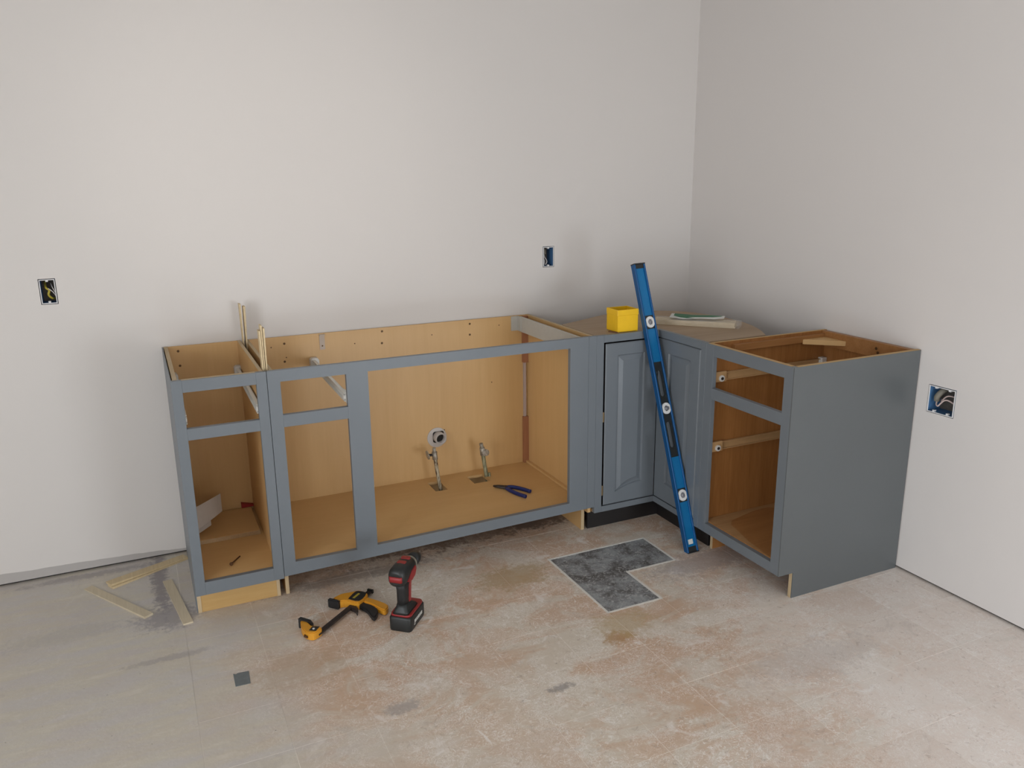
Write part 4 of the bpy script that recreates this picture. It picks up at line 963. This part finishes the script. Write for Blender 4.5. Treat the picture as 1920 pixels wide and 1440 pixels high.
obj('handle', D(loft([rrect(-0.049, -0.005, -0.0175, 0.0175, 0.088, 0.013), rrect(-0.050, -0.002, -0.0170, 0.0170, 0.115, 0.013), rrect(-0.052, 0.002, -0.0165, 0.0165, 0.145, 0.013), rrect(-0.058, 0.010, -0.0185, 0.0185, 0.178, 0.013)])), 'black_rubber', dd, 'black rubber handle')
for sg in (-1, 1):
    st = loft([[(a, sg*b_, z) for (a, b_) in ((u_-0.009, 0.0145), (u_+0.009, 0.0130), (u_+0.010, 0.0182), (u_-0.008, 0.0190))] for (u_, z) in ((-0.012, 0.086), (-0.008, 0.115), (-0.004, 0.145), (0.006, 0.178))], True, False)
    obj('handle_stripe', D(st), 'red_plastic', dd)
obj('trigger', D(loft([rrect(0.001, 0.016, -0.007, 0.007, 0.138, 0.005), rrect(0.004, 0.020, -0.007, 0.007, 0.155, 0.005), rrect(0.006, 0.022, -0.007, 0.007, 0.170, 0.005)])), 'red_plastic', dd)
def headring(u_, rs, rz, zc, n=20, e=0.8):
    out_ = []
    for k in range(n):
        a = 2*math.pi*k/n; c_, s_ = math.cos(a), math.sin(a)
        out_.append((u_, rs*math.copysign(abs(c_)**e, c_), zc+rz*math.copysign(abs(s_)**e, s_)))
    return out_
ZHD = 0.205
obj('motor_housing', D(loft([headring(-0.082, 0.018, 0.020, ZHD), headring(-0.078, 0.027, 0.030, ZHD), headring(-0.064, 0.032, 0.036, ZHD), headring(-0.025, 0.0335, 0.037, ZHD), headring(0.016, 0.032, 0.034, ZHD), headring(0.030, 0.029, 0.030, ZHD)])), 'black_plastic', dd)
obj('rear_panel', D(loft([rrect(-0.085, -0.060, -0.024, 0.024, ZHD-0.012, 0.007), rrect(-0.085, -0.060, -0.024, 0.024, ZHD+0.008, 0.007)])), 'red_plastic', dd, 'red rear panel')
for (ua, ub) in ((-0.034, -0.016), (0.002, 0.020)):
    obj('top_panel', D(loft([rrect(ua, ub, -0.016, 0.016, ZHD+0.020, 0.004), rrect(ua, ub, -0.015, 0.015, ZHD+0.0372, 0.004)])), 'red_plastic', dd)
for sg in (-1, 1):
    obj('side_panel', D(prism([(-0.050, ZHD-0.022), (-0.036, ZHD-0.004), (-0.026, ZHD+0.004), (0.014, ZHD+0.010), (0.022, ZHD-0.004), (0.008, ZHD-0.024), (-0.020, ZHD-0.030)], sg*0.020, sg*0.0345, 'y', 0.0015)), 'red_plastic', dd, 'red side panel')
obj('collar', D(loft([headring(0.028, 0.0290, 0.0300, ZHD, 24, 1), headring(0.042, 0.028, 0.029, ZHD, 24, 1), headring(0.050, 0.025, 0.025, ZHD, 24, 1)])), M['wire_grey'], dd, 'grey torque collar')
obj('clutch_ring', D(loft([headring(0.049, 0.0225, 0.0225, ZHD, 24, 1), headring(0.055, 0.0225, 0.0225, ZHD, 24, 1)])), 'steel', dd)
obj('chuck', D(loft([headring(0.054, 0.0245, 0.0245, ZHD, 20, 1), headring(0.088, 0.0235, 0.0235, ZHD, 20, 1), headring(0.102, 0.019, 0.019, ZHD, 20, 1), headring(0.108, 0.009, 0.009, ZHD, 20, 1)])), 'black_plastic', dd, 'black chuck')
obj('driver_bit', D(tube(nb(), [(0.106, 0, ZHD), (0.135, 0, ZHD)], 0.0032, 6)), 'steel', dd)

# ------------------------------------------------------------------ tape patch
single('tape_patch', prism([(-2.449, -0.986), (-2.441, -0.992), (-2.436, -0.988), (-2.402, -0.991), (-2.406, -1.060), (-2.450, -1.058)], 0.0, 0.0012, 'z', 0), 'tape', 'small square dark grey patch stuck on the floor', 'tape', (-2.425, -1.02, 0))
